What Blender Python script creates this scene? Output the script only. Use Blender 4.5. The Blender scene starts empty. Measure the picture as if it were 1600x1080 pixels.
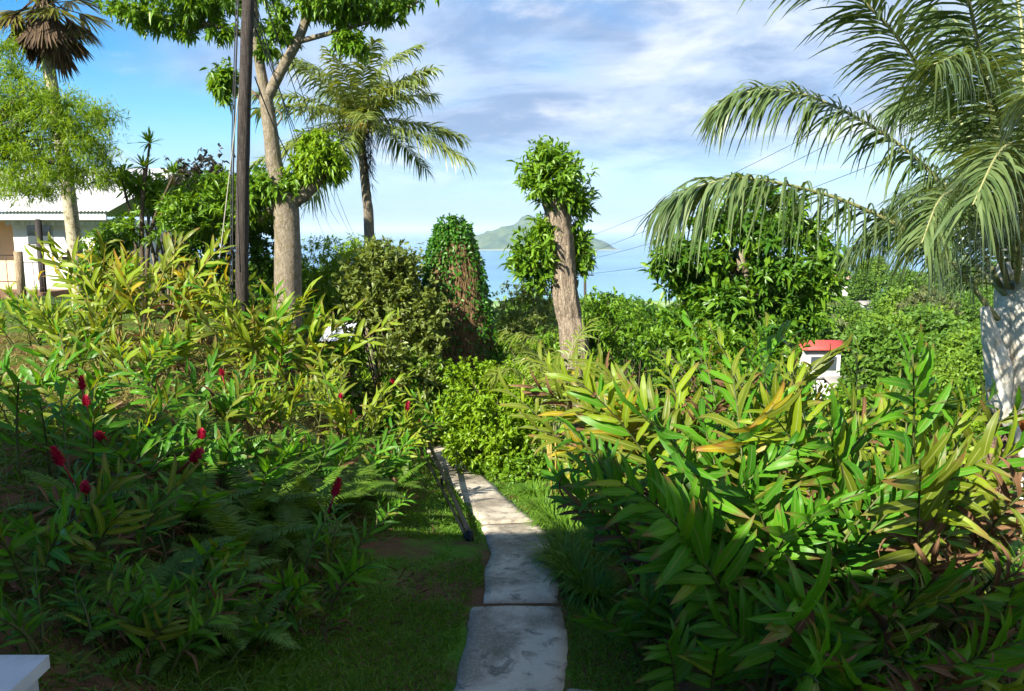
import bpy, math, random
import numpy as np
from mathutils import Matrix, Vector

# ------------------------------------------------------------------ camera, sky, sun
S = bpy.context.scene
COL = S.collection
F = 1200.0                                   # focal length in photo pixels (1600 wide)
CAM = np.array([0.0, 0.0, 3.0])
PITCH = math.radians(8.62)
SP, CP = math.sin(PITCH), math.cos(PITCH)
cam = bpy.data.cameras.new('camera'); camo = bpy.data.objects.new('camera', cam); COL.objects.link(camo)
camo.location = CAM; camo.rotation_euler = (math.pi/2 - PITCH, 0, 0)
cam.sensor_width = 36; cam.lens = F/1600*36; cam.clip_start = 0.05; cam.clip_end = 200000
S.camera = camo

SUN_EL, SUN_AZ = math.radians(33), math.radians(-42)   # azimuth: 0 = straight behind the camera, minus = from the left
sd = np.array([math.sin(SUN_AZ)*math.cos(SUN_EL), -math.cos(SUN_AZ)*math.cos(SUN_EL), math.sin(SUN_EL)])  # towards the sun
sun = bpy.data.lights.new('sun', 'SUN'); suno = bpy.data.objects.new('sun', sun); COL.objects.link(suno)
sun.energy = 5.0; sun.angle = math.radians(0.53); sun.color = (1.0, 0.93, 0.80)
suno.rotation_euler = Vector(sd).to_track_quat('Z', 'Y').to_euler()
suno.location = (-20, -20, 30)

S.view_settings.view_transform = 'Standard'; S.view_settings.look = 'None'
S.view_settings.exposure = 1.7; S.view_settings.gamma = 1.0
S.render.engine = 'CYCLES'
S.cycles.max_bounces = 10; S.cycles.diffuse_bounces = 7; S.cycles.glossy_bounces = 2
S.cycles.transmission_bounces = 7; S.cycles.transparent_max_bounces = 4; S.cycles.volume_bounces = 0
S.cycles.use_denoising = True; S.cycles.use_adaptive_sampling = True; S.cycles.adaptive_threshold = 0.02
S.cycles.sample_clamp_indirect = 6.0; S.cycles.caustics_reflective = False; S.cycles.caustics_refractive = False

wd = bpy.data.worlds.new('World'); S.world = wd; wd.use_nodes = True
def world():
    nt = wd.node_tree; N, L = nt.nodes, nt.links; N.clear()
    out = N.new('ShaderNodeOutputWorld'); bg = N.new('ShaderNodeBackground'); bg.inputs[1].default_value = 0.098
    sky = N.new('ShaderNodeTexSky'); sky.sky_type = 'NISHITA'; sky.sun_disc = False
    sky.sun_elevation = SUN_EL; sky.sun_rotation = math.atan2(sd[0], sd[1])
    sky.altitude = 130; sky.air_density = 1.0; sky.dust_density = 0.05; sky.ozone_density = 3.0
    tc = N.new('ShaderNodeTexCoord'); sep = N.new('ShaderNodeSeparateXYZ'); L.new(tc.outputs['Generated'], sep.inputs[0])
    def math_(op, a, b=None, clamp=False):
        m = N.new('ShaderNodeMath'); m.operation = op; m.use_clamp = clamp
        for i, v in enumerate((a, b)):
            if v is None: continue
            if isinstance(v, (int, float)): m.inputs[i].default_value = v
            else: L.new(v, m.inputs[i])
        return m.outputs[0]
    zz = math_('ADD', math_('MAXIMUM', sep.outputs[2], 0.0), 0.16)
    cx, cy = math_('DIVIDE', sep.outputs[0], zz), math_('DIVIDE', sep.outputs[1], zz)
    cmb = N.new('ShaderNodeCombineXYZ'); L.new(cx, cmb.inputs[0]); L.new(cy, cmb.inputs[1])
    def noise(scale, det, rough, dist, off):
        mp = N.new('ShaderNodeMapping'); mp.inputs['Location'].default_value = off; L.new(cmb.outputs[0], mp.inputs[0])
        n = N.new('ShaderNodeTexNoise'); n.inputs['Scale'].default_value = scale; n.inputs['Detail'].default_value = det
        n.inputs['Roughness'].default_value = rough; n.inputs['Distortion'].default_value = dist
        L.new(mp.outputs[0], n.inputs['Vector']); return n.outputs[0]
    def ramp(v, a, b, ease='EASE'):
        r = N.new('ShaderNodeValToRGB'); r.color_ramp.interpolation = ease
        r.color_ramp.elements[0].position = a; r.color_ramp.elements[1].position = b; L.new(v, r.inputs[0]); return r.outputs[0]
    sheet = noise(0.55, 6, 0.52, 0.35, (3.1, 1.7, 0.4))
    # the cloud sheet is thicker towards the east (right), breaking to blue in the west
    sheet = math_('ADD', sheet, math_('MULTIPLY', sep.outputs[0], 0.42))
    m1 = ramp(sheet, 0.29, 0.56)
    low = ramp(sep.outputs[2], 0.012, 0.13)             # clear band above the horizon
    m1 = math_('MULTIPLY', math_('MULTIPLY', m1, low), 0.93)
    puff = noise(1.5, 8, 0.58, 0.25, (0.3, 5.2, 2.0))
    puff = math_('ADD', puff, math_('MULTIPLY', sep.outputs[0], 0.05))
    m2 = math_('MULTIPLY', math_('MULTIPLY', ramp(puff, 0.52, 0.72), low), 0.85)
    shade = ramp(noise(1.3, 8, 0.62, 0.3, (7.0, 2.2, 1.0)), 0.38, 0.60)
    def mix(f, a, b):
        m = N.new('ShaderNodeMix'); m.data_type = 'RGBA'
        if isinstance(f, (int, float)): m.inputs[0].default_value = f
        else: L.new(f, m.inputs[0])
        for i, v in ((6, a), (7, b)):
            if isinstance(v, tuple): m.inputs[i].default_value = (*v, 1)
            else: L.new(v, m.inputs[i])
        return m.outputs[2]
    grey = mix(shade, (1.15, 1.55, 2.35), (2.2, 2.6, 3.3))
    hs = N.new('ShaderNodeHueSaturation'); hs.inputs['Saturation'].default_value = 1.45; hs.inputs['Value'].default_value = .68; L.new(sky.outputs[0], hs.inputs['Color'])
    bank = math_('SUBTRACT', 1.0, ramp(sep.outputs[2], 0.0, 0.16))          # blue grey vapour low over the sea
    blue = mix(math_('MULTIPLY', bank, 0.85), hs.outputs[0], (1.15, 1.95, 3.4))
    c = mix(m1, blue, grey)
    c = mix(m2, c, (3.5, 3.65, 3.95))
    L.new(c, bg.inputs[0]); L.new(bg.outputs[0], out.inputs[0])
world()

# ------------------------------------------------------------------ small maths
R = np.random.default_rng(7)
random.seed(7)
def nrm(v):
    v = np.asarray(v, float); return v/np.maximum(np.linalg.norm(v, axis=-1, keepdims=True), 1e-9)
def smooth(a, b, x):
    t = np.clip((np.asarray(x, float)-a)/(b-a), 0, 1); return t*t*(3-2*t)
def ray(px, py):
    d = np.array([(px-800)/F, CP, -SP]) - (py-540)/F*np.array([0, SP, CP]); return d
def W(px, py, Y):                              # point at distance Y seen at that place of the photo
    d = ray(px, py); return CAM + d*(Y/d[1])
def pix(n, Y): return n/F*Y                    # a length of n photo pixels at distance Y
def hash2(x, y, s=0.0):
    return np.modf(np.abs(np.sin(x*12.9898+y*78.233+s)*43758.5453))[0]
def vnoise(x, y, s=0.0):
    xi, yi = np.floor(x), np.floor(y); u, v = x-xi, y-yi; u = u*u*(3-2*u); v = v*v*(3-2*v)
    a, b, c, d = hash2(xi, yi, s), hash2(xi+1, yi, s), hash2(xi, yi+1, s), hash2(xi+1, yi+1, s)
    return a*(1-u)*(1-v)+b*u*(1-v)+c*(1-u)*v+d*u*v

# ------------------------------------------------------------------ terrain height
PY = [-60, 6.2, 8.7, 15.6, 25, 40, 80, 160, 400, 800, 1000, 1300, 9e5]
PZ = [0, 0, -.35, -1.37, -3.2, -8, -22, -47, -95, -123, -129, -134, -140]
LY = [-60, 30, 45, 80, 160, 400, 800, 1000, 1300, 9e5]
LZ = [.9, .9, -1.5, -14, -44, -94, -123, -129, -134, -140]
RY = [-60, 4.5, 8, 12, 20, 40, 60, 100, 140, 170, 230, 400, 800, 1000, 1300, 9e5]
RZ = [0, -.1, -.6, -1.6, -3.6, -7.5, -9, -9.8, -9.2, -12, -30, -85, -123, -129, -134, -140]
def xpath(y): return np.interp(y, [0, 6.2, 8.6, 15.5, 25], [0.03, 0.07, 0.0, -1.6, -3.6])
def g(x, y):
    x = np.asarray(x, float); y = np.asarray(y, float)
    pz, lz, rz = np.interp(y, PY, PZ), np.interp(y, LY, LZ), np.interp(y, RY, RZ)
    u = x - xpath(y)
    wl = smooth(0.55, 5.2, -u)**0.9
    wr = smooth(0, 1, (u-(0.7+.08*np.maximum(y, 0)))/(4+.2*np.maximum(y, 0)))
    z = pz + (lz-pz)*wl + (rz-pz)*wr
    r = np.hypot(x, y)
    near = smooth(0.5, 1.6, np.abs(u))
    z = z + near*(0.10*(vnoise(x*.9, y*.9)-.5) + .05*(vnoise(x*3, y*3, 2)-.5))
    z = z + smooth(25, 90, r)*5*(vnoise(x*.03, y*.03, 5)-.5)*(1-smooth(700, 1000, r))
    return z
def G(x, y): return float(g(x, y))
def hit(px, py, dz=0.0):                        # where the line of sight meets the ground
    d = ray(px, py); t = np.linspace(1.0, 60, 6000)
    P = CAM + d[None]*t[:, None]; k = int(np.argmax(P[:, 2] < g(P[:, 0], P[:, 1])+dz)); return P[k]
def base(px, Y):                               # foot of a thing that stands at distance Y
    x = 0.0
    for _ in range(6):
        z = G(x, Y); dep = Y*CP + (3-z)*SP; x = (px-800)/F*dep
    return np.array([x, Y, G(x, Y)])

# ------------------------------------------------------------------ mesh helpers
def mk(name, V, quads=None, tris=None, mat=None, uv=None, rnd=None, smooth_=True):
    me = bpy.data.meshes.new(name)
    V = np.asarray(V, np.float32).reshape(-1, 3); me.vertices.add(len(V)); me.vertices.foreach_set('co', V.ravel())
    q = np.asarray(quads if quads is not None else np.zeros((0, 4)), np.int32).reshape(-1, 4)
    t = np.asarray(tris if tris is not None else np.zeros((0, 3)), np.int32).reshape(-1, 3)
    idx = np.concatenate([q.ravel(), t.ravel()]); me.loops.add(len(idx)); me.loops.foreach_set('vertex_index', idx)
    tot = np.concatenate([np.full(len(q), 4), np.full(len(t), 3)]).astype(np.int32)
    st = np.concatenate([[0], np.cumsum(tot)[:-1]]).astype(np.int32) if len(tot) else np.zeros(0, np.int32)
    me.polygons.add(len(tot)); me.polygons.foreach_set('loop_start', st); me.polygons.foreach_set('loop_total', tot)
    if smooth_: me.polygons.foreach_set('use_smooth', np.ones(len(tot), bool))
    if uv is not None:
        l = me.uv_layers.new(name='UVMap'); l.data.foreach_set('uv', np.asarray(uv, np.float32)[idx].ravel())
    if rnd is not None:
        a = me.attributes.new('rnd', 'FLOAT', 'POINT'); a.data.foreach_set('value', np.asarray(rnd, np.float32).ravel())
    if mat is not None: me.materials.append(mat)
    me.update(); me.validate(); return me
class MB:                                       # collects shapes for ONE mesh
    def __init__(s): s.V, s.Q, s.T, s.U, s.R, s.n = [], [], [], [], [], 0
    def add(s, V, Q=None, T=None, U=None, Rn=None):
        V = np.asarray(V, float).reshape(-1, 3); m = len(V)
        s.V.append(V)
        if Q is not None and len(Q): s.Q.append(np.asarray(Q).reshape(-1, 4)+s.n)
        if T is not None and len(T): s.T.append(np.asarray(T).reshape(-1, 3)+s.n)
        s.U.append(np.zeros((m, 2)) if U is None else np.asarray(U)); s.R.append(np.full(m, .5) if Rn is None else np.asarray(Rn)); s.n += m
        return s
    def ribbons(s, P, Wv, fold=None, rnd=None):
        """P (N,S,3) centre lines, Wv (N,S,3) half width vectors, fold (N,S,3) lift of both edges."""
        P = np.asarray(P, float); N, K = P.shape[:2]
        if rnd is None: rnd = R.random(N)
        if fold is None:
            V = np.stack([P-Wv, P+Wv], 2); c = 2
        else:
            V = np.stack([P-Wv+fold, P, P+Wv+fold], 2); c = 3
        u = np.broadcast_to(np.linspace(0, 1, c)[None, None], (N, K, c)); v = np.broadcast_to(np.linspace(0, 1, K)[None, :, None], (N, K, c))
        i = (np.arange(N)[:, None, None]*K + np.arange(K-1)[None, :, None])*c + np.arange(c-1)[None, None]
        Q = np.stack([i, i+1, i+1+c, i+c], -1)
        return s.add(V, Q, None, np.stack([u, v], -1).reshape(-1, 2), np.repeat(rnd, K*c))
    def tube(s, pts, rad, seg=8, cap=True, rough=0.0, rnd=.5):
        P = np.asarray(pts, float); K = len(P); rad = np.broadcast_to(np.asarray(rad, float), (K,))
        T = nrm(np.gradient(P, axis=0)); a = np.array([0, 0, 1.0]) if abs(T[0][2]) < .9 else np.array([1.0, 0, 0])
        X = nrm(np.cross(a, T[0])); V = []
        for k in range(K):
            X = nrm(X - T[k]*np.dot(X, T[k])); Yv = np.cross(T[k], X); th = np.linspace(0, 2*math.pi, seg, endpoint=False)
            rr = rad[k]*(1+rough*(R.random(seg)-.5))
            V.append(P[k] + rr[:, None]*(np.cos(th)[:, None]*X + np.sin(th)[:, None]*Yv))
        V = np.concatenate(V); k, j = np.meshgrid(np.arange(K-1), np.arange(seg), indexing='ij'); j2 = (j+1) % seg
        Q = np.stack([k*seg+j, k*seg+j2, (k+1)*seg+j2, (k+1)*seg+j], -1).reshape(-1, 4)
        ln = np.concatenate([[0], np.cumsum(np.linalg.norm(np.diff(P, axis=0), axis=1))])
        U = np.stack([np.tile(np.arange(seg)/seg, K), np.repeat(ln, seg)], -1); Tt = []
        if cap:
            V = np.concatenate([V, P[:1], P[-1:]]); U = np.concatenate([U, [[.5, 0], [.5, ln[-1]]]])
            for j in range(seg):
                Tt += [[K*seg, (j+1) % seg, j], [K*seg+1, (K-1)*seg+j, (K-1)*seg+(j+1) % seg]]
        return s.add(V, Q, Tt, U, np.full(len(V), rnd))
    def box(s, lo, hi, rnd=.5):
        x0, y0, z0 = lo; x1, y1, z1 = hi
        V = [(x0,y0,z0),(x1,y0,z0),(x1,y1,z0),(x0,y1,z0),(x0,y0,z1),(x1,y0,z1),(x1,y1,z1),(x0,y1,z1)]
        fs = [(0,3,2,1),(4,5,6,7),(0,1,5,4),(1,2,6,5),(2,3,7,6),(3,0,4,7)]
        for f in fs: s.add([V[i] for i in f], [[0, 1, 2, 3]], None, [(0,0),(1,0),(1,1),(0,1)], np.full(4, rnd))
        return s
    def mesh(s, name, mat, smooth_=True):
        return mk(name, np.concatenate(s.V), np.concatenate(s.Q) if s.Q else None, np.concatenate(s.T) if s.T else None, mat,
                  np.concatenate(s.U), np.concatenate(s.R), smooth_)
    def build(s, name, mat, parent=None, smooth_=True): return ob(name, s.mesh(name, mat, smooth_), parent)
def ob(name, me, parent=None, loc=None, M=None):
    o = bpy.data.objects.new(name, me); COL.objects.link(o)
    if parent is not None: o.parent = parent
    if loc is not None: o.location = loc
    if M is not None: o.matrix_basis = M
    return o
def tag(o, label=None, cat=None, group=None, kind=None):
    for k, v in (('label', label), ('category', cat), ('group', group), ('kind', kind)):
        if v: o[k] = v
    return o
def thing(name, loc, label, cat, group=None):
    return tag(ob(name, None, None, loc), label, cat, group)

# ------------------------------------------------------------------ materials
class NT:
    def __init__(s, name):
        s.m = bpy.data.materials.new(name); s.m.use_nodes = True; s.t = s.m.node_tree; s.N = s.t.nodes; s.L = s.t.links
        s.N.clear(); s.out = s.N.new('ShaderNodeOutputMaterial')
    def n(s, t, **kw):
        x = s.N.new(t)
        for k, v in kw.items(): setattr(x, k, v)
        return x
    def link(s, v, i):
        if isinstance(v, (int, float)): i.default_value = v
        elif isinstance(v, tuple): i.default_value = (*v, 1) if len(v) == 3 and i.type == 'RGBA' else v
        else: s.L.new(v, i)
    def math(s, op, a, b=0.0, clamp=False):
        m = s.n('ShaderNodeMath', operation=op, use_clamp=clamp); s.link(a, m.inputs[0]); s.link(b, m.inputs[1]); return m.outputs[0]
    def mix(s, f, a, b, bt='MIX'):
        m = s.n('ShaderNodeMix', data_type='RGBA', blend_type=bt); s.link(f, m.inputs[0]); s.link(a, m.inputs[6]); s.link(b, m.inputs[7]); return m.outputs[2]
    def noise(s, scale, det=4, rough=.55, vec=None, dist=0.0):
        n = s.n('ShaderNodeTexNoise'); n.inputs['Scale'].default_value = scale; n.inputs['Detail'].default_value = det
        n.inputs['Roughness'].default_value = rough; n.inputs['Distortion'].default_value = dist
        if vec is None: vec = s.n('ShaderNodeTexCoord').outputs['Object']
        s.L.new(vec, n.inputs['Vector']); return n.outputs[0]
    def ramp(s, v, a, b):
        r = s.n('ShaderNodeMapRange', interpolation_type='SMOOTHSTEP'); r.inputs[1].default_value = a; r.inputs[2].default_value = b
        s.link(v, r.inputs[0]); return r.outputs[0]
    def mapped(s, scale, src='Object'):
        m = s.n('ShaderNodeMapping'); m.inputs['Scale'].default_value = scale; s.L.new(s.n('ShaderNodeTexCoord').outputs[src], m.inputs[0]); return m.outputs[0]
    def bump(s, h, strength=.4, dist=.02):
        b = s.n('ShaderNodeBump'); b.inputs['Strength'].default_value = strength; b.inputs['Distance'].default_value = dist; s.L.new(h, b.inputs['Height']); return b.outputs[0]
    def pbr(s, col, rough=.8, bump=None, spec=.3, metal=0.0):
        p = s.n('ShaderNodeBsdfPrincipled'); s.link(col, p.inputs['Base Color']); s.link(rough, p.inputs['Roughness'])
        p.inputs['Specular IOR Level'].default_value = spec; p.inputs['Metallic'].default_value = metal
        if bump is not None: s.L.new(bump, p.inputs['Normal'])
        s.L.new(p.outputs[0], s.out.inputs[0]); return p
def leaf_mat(name, a, b, tr=.38, rough=.42, rib=None, tip=None, vein=0.0, warm=(1.5, 1.25, .35), objrand=False, spec=.35):
    """a..b: range of leaf colour, one draw per leaf; rib: midrib colour; tip: colour of dried tips."""
    t = NT(name)
    if objrand: r = t.n('ShaderNodeObjectInfo').outputs['Random']
    else:
        at = t.n('ShaderNodeAttribute', attribute_name='rnd'); r = at.outputs['Fac']
    c = t.mix(r, a, b)
    c = t.mix(t.math('MULTIPLY', t.noise(3.0, 3), .35), c, tuple(x*.55 for x in a))
    if rib or vein or tip:
        uv = t.n('ShaderNodeUVMap', uv_map='UVMap'); sp = t.n('ShaderNodeSeparateXYZ'); t.L.new(uv.outputs[0], sp.inputs[0])
        u = t.math('ABSOLUTE', t.math('SUBTRACT', sp.outputs[0], .5))
        if vein:
            wv = t.math('SINE', t.math('MULTIPLY', t.math('ADD', t.math('MULTIPLY', sp.outputs[1], 60.0), t.math('MULTIPLY', u, -70.0)), 2.0))
            c = t.mix(t.math('MULTIPLY', t.ramp(wv, .2, 1), vein), c, tuple(x*.6 for x in a))
        if rib: c = t.mix(t.math('SUBTRACT', 1.0, t.ramp(u, .03, .075)), c, rib)
        if tip:
            k = t.math('ADD', sp.outputs[1], t.math('MULTIPLY', t.math('SUBTRACT', r, .5), .35))
            k = t.math('ADD', k, t.math('MULTIPLY', u, .25))
            c = t.mix(t.math('MULTIPLY', t.ramp(k, .88, 1.08), .9), c, tip)
            va = t.n('ShaderNodeVectorMath', operation='ADD'); t.L.new(t.n('ShaderNodeTexCoord').outputs['Object'], va.inputs[0]); t.L.new(t.math('MULTIPLY', r, 57.0), va.inputs[1])
            c = t.mix(t.math('MULTIPLY', t.ramp(t.noise(9.0, 4, .7, va.outputs[0]), .60, .70), .75), c, tip)
    p = t.n('ShaderNodeBsdfPrincipled'); t.L.new(c, p.inputs['Base Color']); p.inputs['Roughness'].default_value = rough
    p.inputs['Specular IOR Level'].default_value = spec
    tl = t.n('ShaderNodeBsdfTranslucent'); t.L.new(t.mix(1.0, c, warm, 'MULTIPLY'), tl.inputs[0])
    ms = t.n('ShaderNodeMixShader'); ms.inputs[0].default_value = tr
    t.L.new(p.outputs[0], ms.inputs[1]); t.L.new(tl.outputs[0], ms.inputs[2]); t.L.new(ms.outputs[0], t.out.inputs[0])
    return t.m
def bark_mat(name, a, b, scale=(6, 6, 1.5), bump=.7, rough=.9, spots=None):
    t = NT(name); v = t.mapped(scale)
    n = t.noise(3.4, 8, .72, v, .8); c = t.mix(t.ramp(n, .32, .68), a, b)
    c = t.mix(t.math('MULTIPLY', t.ramp(t.noise(26, 5, .7), .45, .7), .55), c, tuple(x*.5 for x in a))
    if spots: c = t.mix(t.math('MULTIPLY', t.ramp(t.noise(7.5, 6, .75), .50, .60), .8), c, spots)
    t.pbr(c, rough, t.bump(n, bump, .05), .2); return t.m
def plain(name, c, rough=.7, var=.25, scale=4.0, spec=.3, metal=0.0, bump=0.0):
    t = NT(name); n = t.noise(scale, 5, .6)
    col = t.mix(t.math('MULTIPLY', t.ramp(n, .35, .75), var), c, tuple(x*.45 for x in c))
    t.pbr(col, rough, t.bump(n, bump, .02) if bump else None, spec, metal); return t.m
# ------------------------------------------------------------------ the materials
G_ = dict(objrand=True, vein=.35, spec=.20)
GL = {
 'green':  leaf_mat('ginger_green', (.055,.215,.010), (.125,.320,.014), .45, .40, (.16,.26,.05), (.16,.10,.03), **G_),
 'dark':   leaf_mat('ginger_dark', (.036,.150,.010), (.080,.225,.012), .42, .38, (.10,.20,.04), (.14,.09,.03), **G_),
 'olive':  leaf_mat('ginger_olive', (.100,.150,.010), (.160,.200,.016), .42, .42, (.22,.25,.06), (.20,.12,.04), **G_),
 'lime':   leaf_mat('ginger_lime', (.180,.280,.012), (.280,.370,.020), .46, .42, (.26,.33,.09), (.24,.18,.05), **G_),
 'yellow': leaf_mat('ginger_yellow', (.30,.27,.016), (.42,.33,.020), .45, .40, (.42,.36,.10), (.26,.12,.03), **G_),
 'dry':    leaf_mat('ginger_dry', (.115,.058,.028), (.25,.145,.075), .30, .75, (.22,.14,.08), None, objrand=True, vein=.5, warm=(1.2,.9,.6), spec=.15),
}
M = {
 'stem': plain('ginger_stem', (.070,.085,.022), .6, .5, 9),
 'cane': plain('yellow_cane', (.24,.19,.035), .55, .45, 7),
 'red': leaf_mat('ginger_flower', (.30,.006,.030), (.52,.020,.070), .35, .40, warm=(1.2,.4,.6)),
 'fern': leaf_mat('fern_leaf', (.070,.165,.010), (.135,.245,.014), .40, .5),
 'fernd': leaf_mat('fern_dark', (.055,.125,.010), (.110,.190,.014), .38, .5),
 'grass': leaf_mat('grass_blade', (.060,.165,.010), (.140,.275,.018), .40, .55),
 'tuft': leaf_mat('tuft_blade', (.075,.185,.014), (.165,.310,.028), .42, .45),
 'thatch': leaf_mat('dry_thatch', (.085,.130,.014), (.34,.28,.09), .35, .7, warm=(1.2,1.0,.5)),
 'litter': leaf_mat('leaf_litter', (.060,.030,.016), (.17,.095,.05), .2, .8, warm=(1.2,.9,.6)),
 'lime': leaf_mat('lime_leaf', (.140,.280,.010), (.255,.390,.018), .45, .42),
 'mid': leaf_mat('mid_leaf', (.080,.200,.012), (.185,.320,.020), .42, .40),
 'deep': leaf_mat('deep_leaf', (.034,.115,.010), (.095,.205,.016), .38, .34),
 'olive': leaf_mat('olive_leaf', (.085,.130,.018), (.230,.290,.070), .38, .40),
 'feather': leaf_mat('feather_leaf', (.105,.230,.010), (.260,.380,.014), .50, .5),
 'bronze': leaf_mat('bronze_leaf', (.030,.028,.022), (.062,.060,.040), .35, .4),
 'vine': leaf_mat('vine_leaf', (.025,.110,.008), (.075,.215,.014), .35, .4),
 'palm': leaf_mat('palm_leaflet', (.095,.150,.030), (.230,.280,.065), .36, .36),
 'palmr': leaf_mat('palm_leaflet_near', (.065,.120,.036), (.175,.240,.092), .36, .30, spec=.5),
 'areca': leaf_mat('areca_leaflet', (.12,.19,.020), (.24,.29,.045), .42, .4),
 'fan': leaf_mat('fan_leaf', (.10,.125,.015), (.22,.21,.030), .40, .42),
 'skirt': leaf_mat('dead_fan_leaf', (.035,.022,.014), (.17,.11,.06), .2, .8, warm=(1.1,.9,.6)),
 'far1': leaf_mat('far_leaf_bright', (.090,.190,.012), (.175,.290,.022), .35, .55),
 'far2': leaf_mat('far_leaf_mid', (.055,.140,.012), (.120,.225,.020), .35, .55),
 'far3': leaf_mat('far_leaf_dull', (.075,.105,.030), (.150,.170,.055), .32, .6),
 'rachis': plain('palm_rachis', (.22,.23,.10), .5, .4, 5),
 'sheath': bark_mat('palm_sheath', (.50,.48,.41), (.70,.68,.61), (9, 9, .9), .25, .55, spots=(.42,.37,.28)),
 'orange': plain('orange_fibre', (.55,.17,.03), .8, .5, 22, bump=.6),
 'fruit': plain('palm_fruit', (.50,.36,.03), .6, .5, 25, bump=.6),
 'palmbark': bark_mat('palm_bark', (.17,.11,.075), (.34,.24,.17), (2.5, 2.5, 22), .9),
 'paletrunk': bark_mat('pale_palm_bark', (.30,.26,.17), (.50,.46,.33), (5, 5, 9), .6, spots=(.12,.10,.055)),
 'bark': bark_mat('tree_bark', (.12,.10,.072), (.27,.23,.17), (5, 5, 2), .8, spots=(.12,.10,.05)),
 'stump': bark_mat('furrowed_bark', (.10,.075,.05), (.41,.335,.25), (11, 11, 1.6), 1.0),
 'twig': bark_mat('twig_bark', (.045,.035,.022), (.11,.085,.055)),
 'vinewood': bark_mat('vine_wood', (.095,.060,.028), (.27,.175,.085)),
 'pole': bark_mat('pole_wood', (.020,.017,.015), (.085,.07,.06), (10, 10, .8), .8),
 'polewood': bark_mat('fence_post_wood', (.16,.115,.07), (.36,.28,.18), (9, 9, 1.2), .8),
 'darkpost': plain('dark_post', (.022,.018,.016), .7, .5, 6),
 'black': plain('black_steel', (.006,.006,.008), .42, .3, 12, .3),
 'wire': plain('black_wire', (.02,.02,.022), .5),
 'palewire': plain('pale_conduit', (.30,.28,.22), .5),
 'iron': plain('rusty_iron', (.07,.045,.035), .7, .5, 14),
 'white': plain('white_render', (.60,.60,.58), .85, .18, 2.5, bump=.1),
 'peach': plain('peach_render', (.62,.43,.28), .85, .15, 2),
 'roof': plain('pale_sheet_roof', (.80,.79,.76), .45, .35, 1.3, .4),
 'redroof': plain('red_roof', (.42,.055,.045), .6, .3, 2),
 'pinkroof': plain('pink_roof', (.55,.30,.27), .6, .3, 2),
 'greyroof': plain('grey_roof', (.20,.19,.18), .6, .35, 2),
 'zinc': plain('zinc_sheet', (.60,.62,.64), .4, .45, 5, .5),
 'fascia': plain('grey_fascia', (.50,.51,.50), .6, .2, 3),
 'timber': plain('brown_timber', (.15,.085,.045), .8, .4, 6),
}
t = NT('window_glass'); t.pbr((.05,.065,.075), .06, None, .8); M['glass'] = t.m

def ground_mat():
    t = NT('ground'); pos = t.n('ShaderNodeNewGeometry').outputs['Position']
    n1, n2, n3 = t.noise(1.1, 5, .6, pos), t.noise(9, 5, .65, pos), t.noise(.25, 4, .5, pos)
    soil = t.mix(n2, (.055,.030,.016), (.145,.078,.038))
    grs = t.mix(n2, (.035,.095,.010), (.090,.180,.018))
    c = t.mix(t.ramp(n1, .40, .55), grs, soil)
    ln = t.n('ShaderNodeVectorMath', operation='LENGTH'); t.L.new(pos, ln.inputs[0])
    wood = t.mix(n3, (.025,.060,.012), (.075,.115,.025))
    c = t.mix(t.ramp(ln.outputs['Value'], 14, 24), c, wood)
    t.pbr(c, .95, t.bump(n2, .8, .05), .1); return t.m
def concrete_mat():
    t = NT('weathered_concrete'); pos = t.n('ShaderNodeNewGeometry').outputs['Position']
    big, mid, fine = t.noise(1.6, 6, .62, pos, .4), t.noise(6.5, 6, .65, pos, .5), t.noise(60, 4, .6, pos)
    c = t.mix(t.ramp(big, .38, .62), (.195,.165,.122), (.45,.395,.31))
    c = t.mix(t.math('MULTIPLY', t.ramp(mid, .50, .68), .8), c, (.075,.068,.055))
    c = t.mix(t.math('MULTIPLY', t.ramp(fine, .45, .75), .35), c, (.52,.50,.46))
    c = t.mix(t.math('MULTIPLY', t.ramp(t.noise(3.1, 5, .6, pos), .60, .72), .45), c, (.10,.105,.06))
    t.pbr(c, .88, t.bump(t.mix(.4, mid, fine), .55, .02), .25); return t.m
def sea_mat():
    t = NT('sea'); pos = t.n('ShaderNodeNewGeometry').outputs['Position']
    mp = t.n('ShaderNodeMapping'); mp.inputs['Scale'].default_value = (.0003, .0011, 1); t.L.new(pos, mp.inputs[0])
    n = t.noise(1.6, 5, .6, mp.outputs[0], .5)
    deep = t.mix(t.ramp(n, .38, .64), (.020,.130,.290), (.070,.235,.380))
    sp = t.n('ShaderNodeSeparateXYZ'); t.L.new(pos, sp.inputs[0])
    c = t.mix(t.ramp(t.math('ADD', sp.outputs[1], t.math('MULTIPLY', n, 900.0)), 3000, 1500), deep, (.12,.29,.32))   # shallows over the reef
    mw = t.n('ShaderNodeMapping'); mw.inputs['Scale'].default_value = (.05, .12, 1); t.L.new(pos, mw.inputs[0])
    t.pbr(c, .22, t.bump(t.noise(1.0, 3, .6, mw.outputs[0]), .25, 1.5), .35); return t.m
def island_mat():
    t = NT('island_forest'); pos = t.n('ShaderNodeNewGeometry').outputs['Position']
    n = t.noise(.012, 6, .6, pos); c = t.mix(t.ramp(n, .35, .65), (.022,.055,.022), (.075,.105,.045))
    sp = t.n('ShaderNodeSeparateXYZ'); t.L.new(pos, sp.inputs[0])
    c = t.mix(t.ramp(sp.outputs[2], -119, -125), c, (.22,.22,.17)); t.pbr(c, .95, t.bump(n, 1, 20), .1); return t.m
def flats_mat():
    t = NT('coastal_flat'); pos = t.n('ShaderNodeNewGeometry').outputs['Position']
    n = t.noise(.02, 5, .6, pos); c = t.mix(t.ramp(n, .4, .6), (.14,.26,.06), (.26,.32,.13))
    t.pbr(c, .95, None, .1); return t.m

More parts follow.
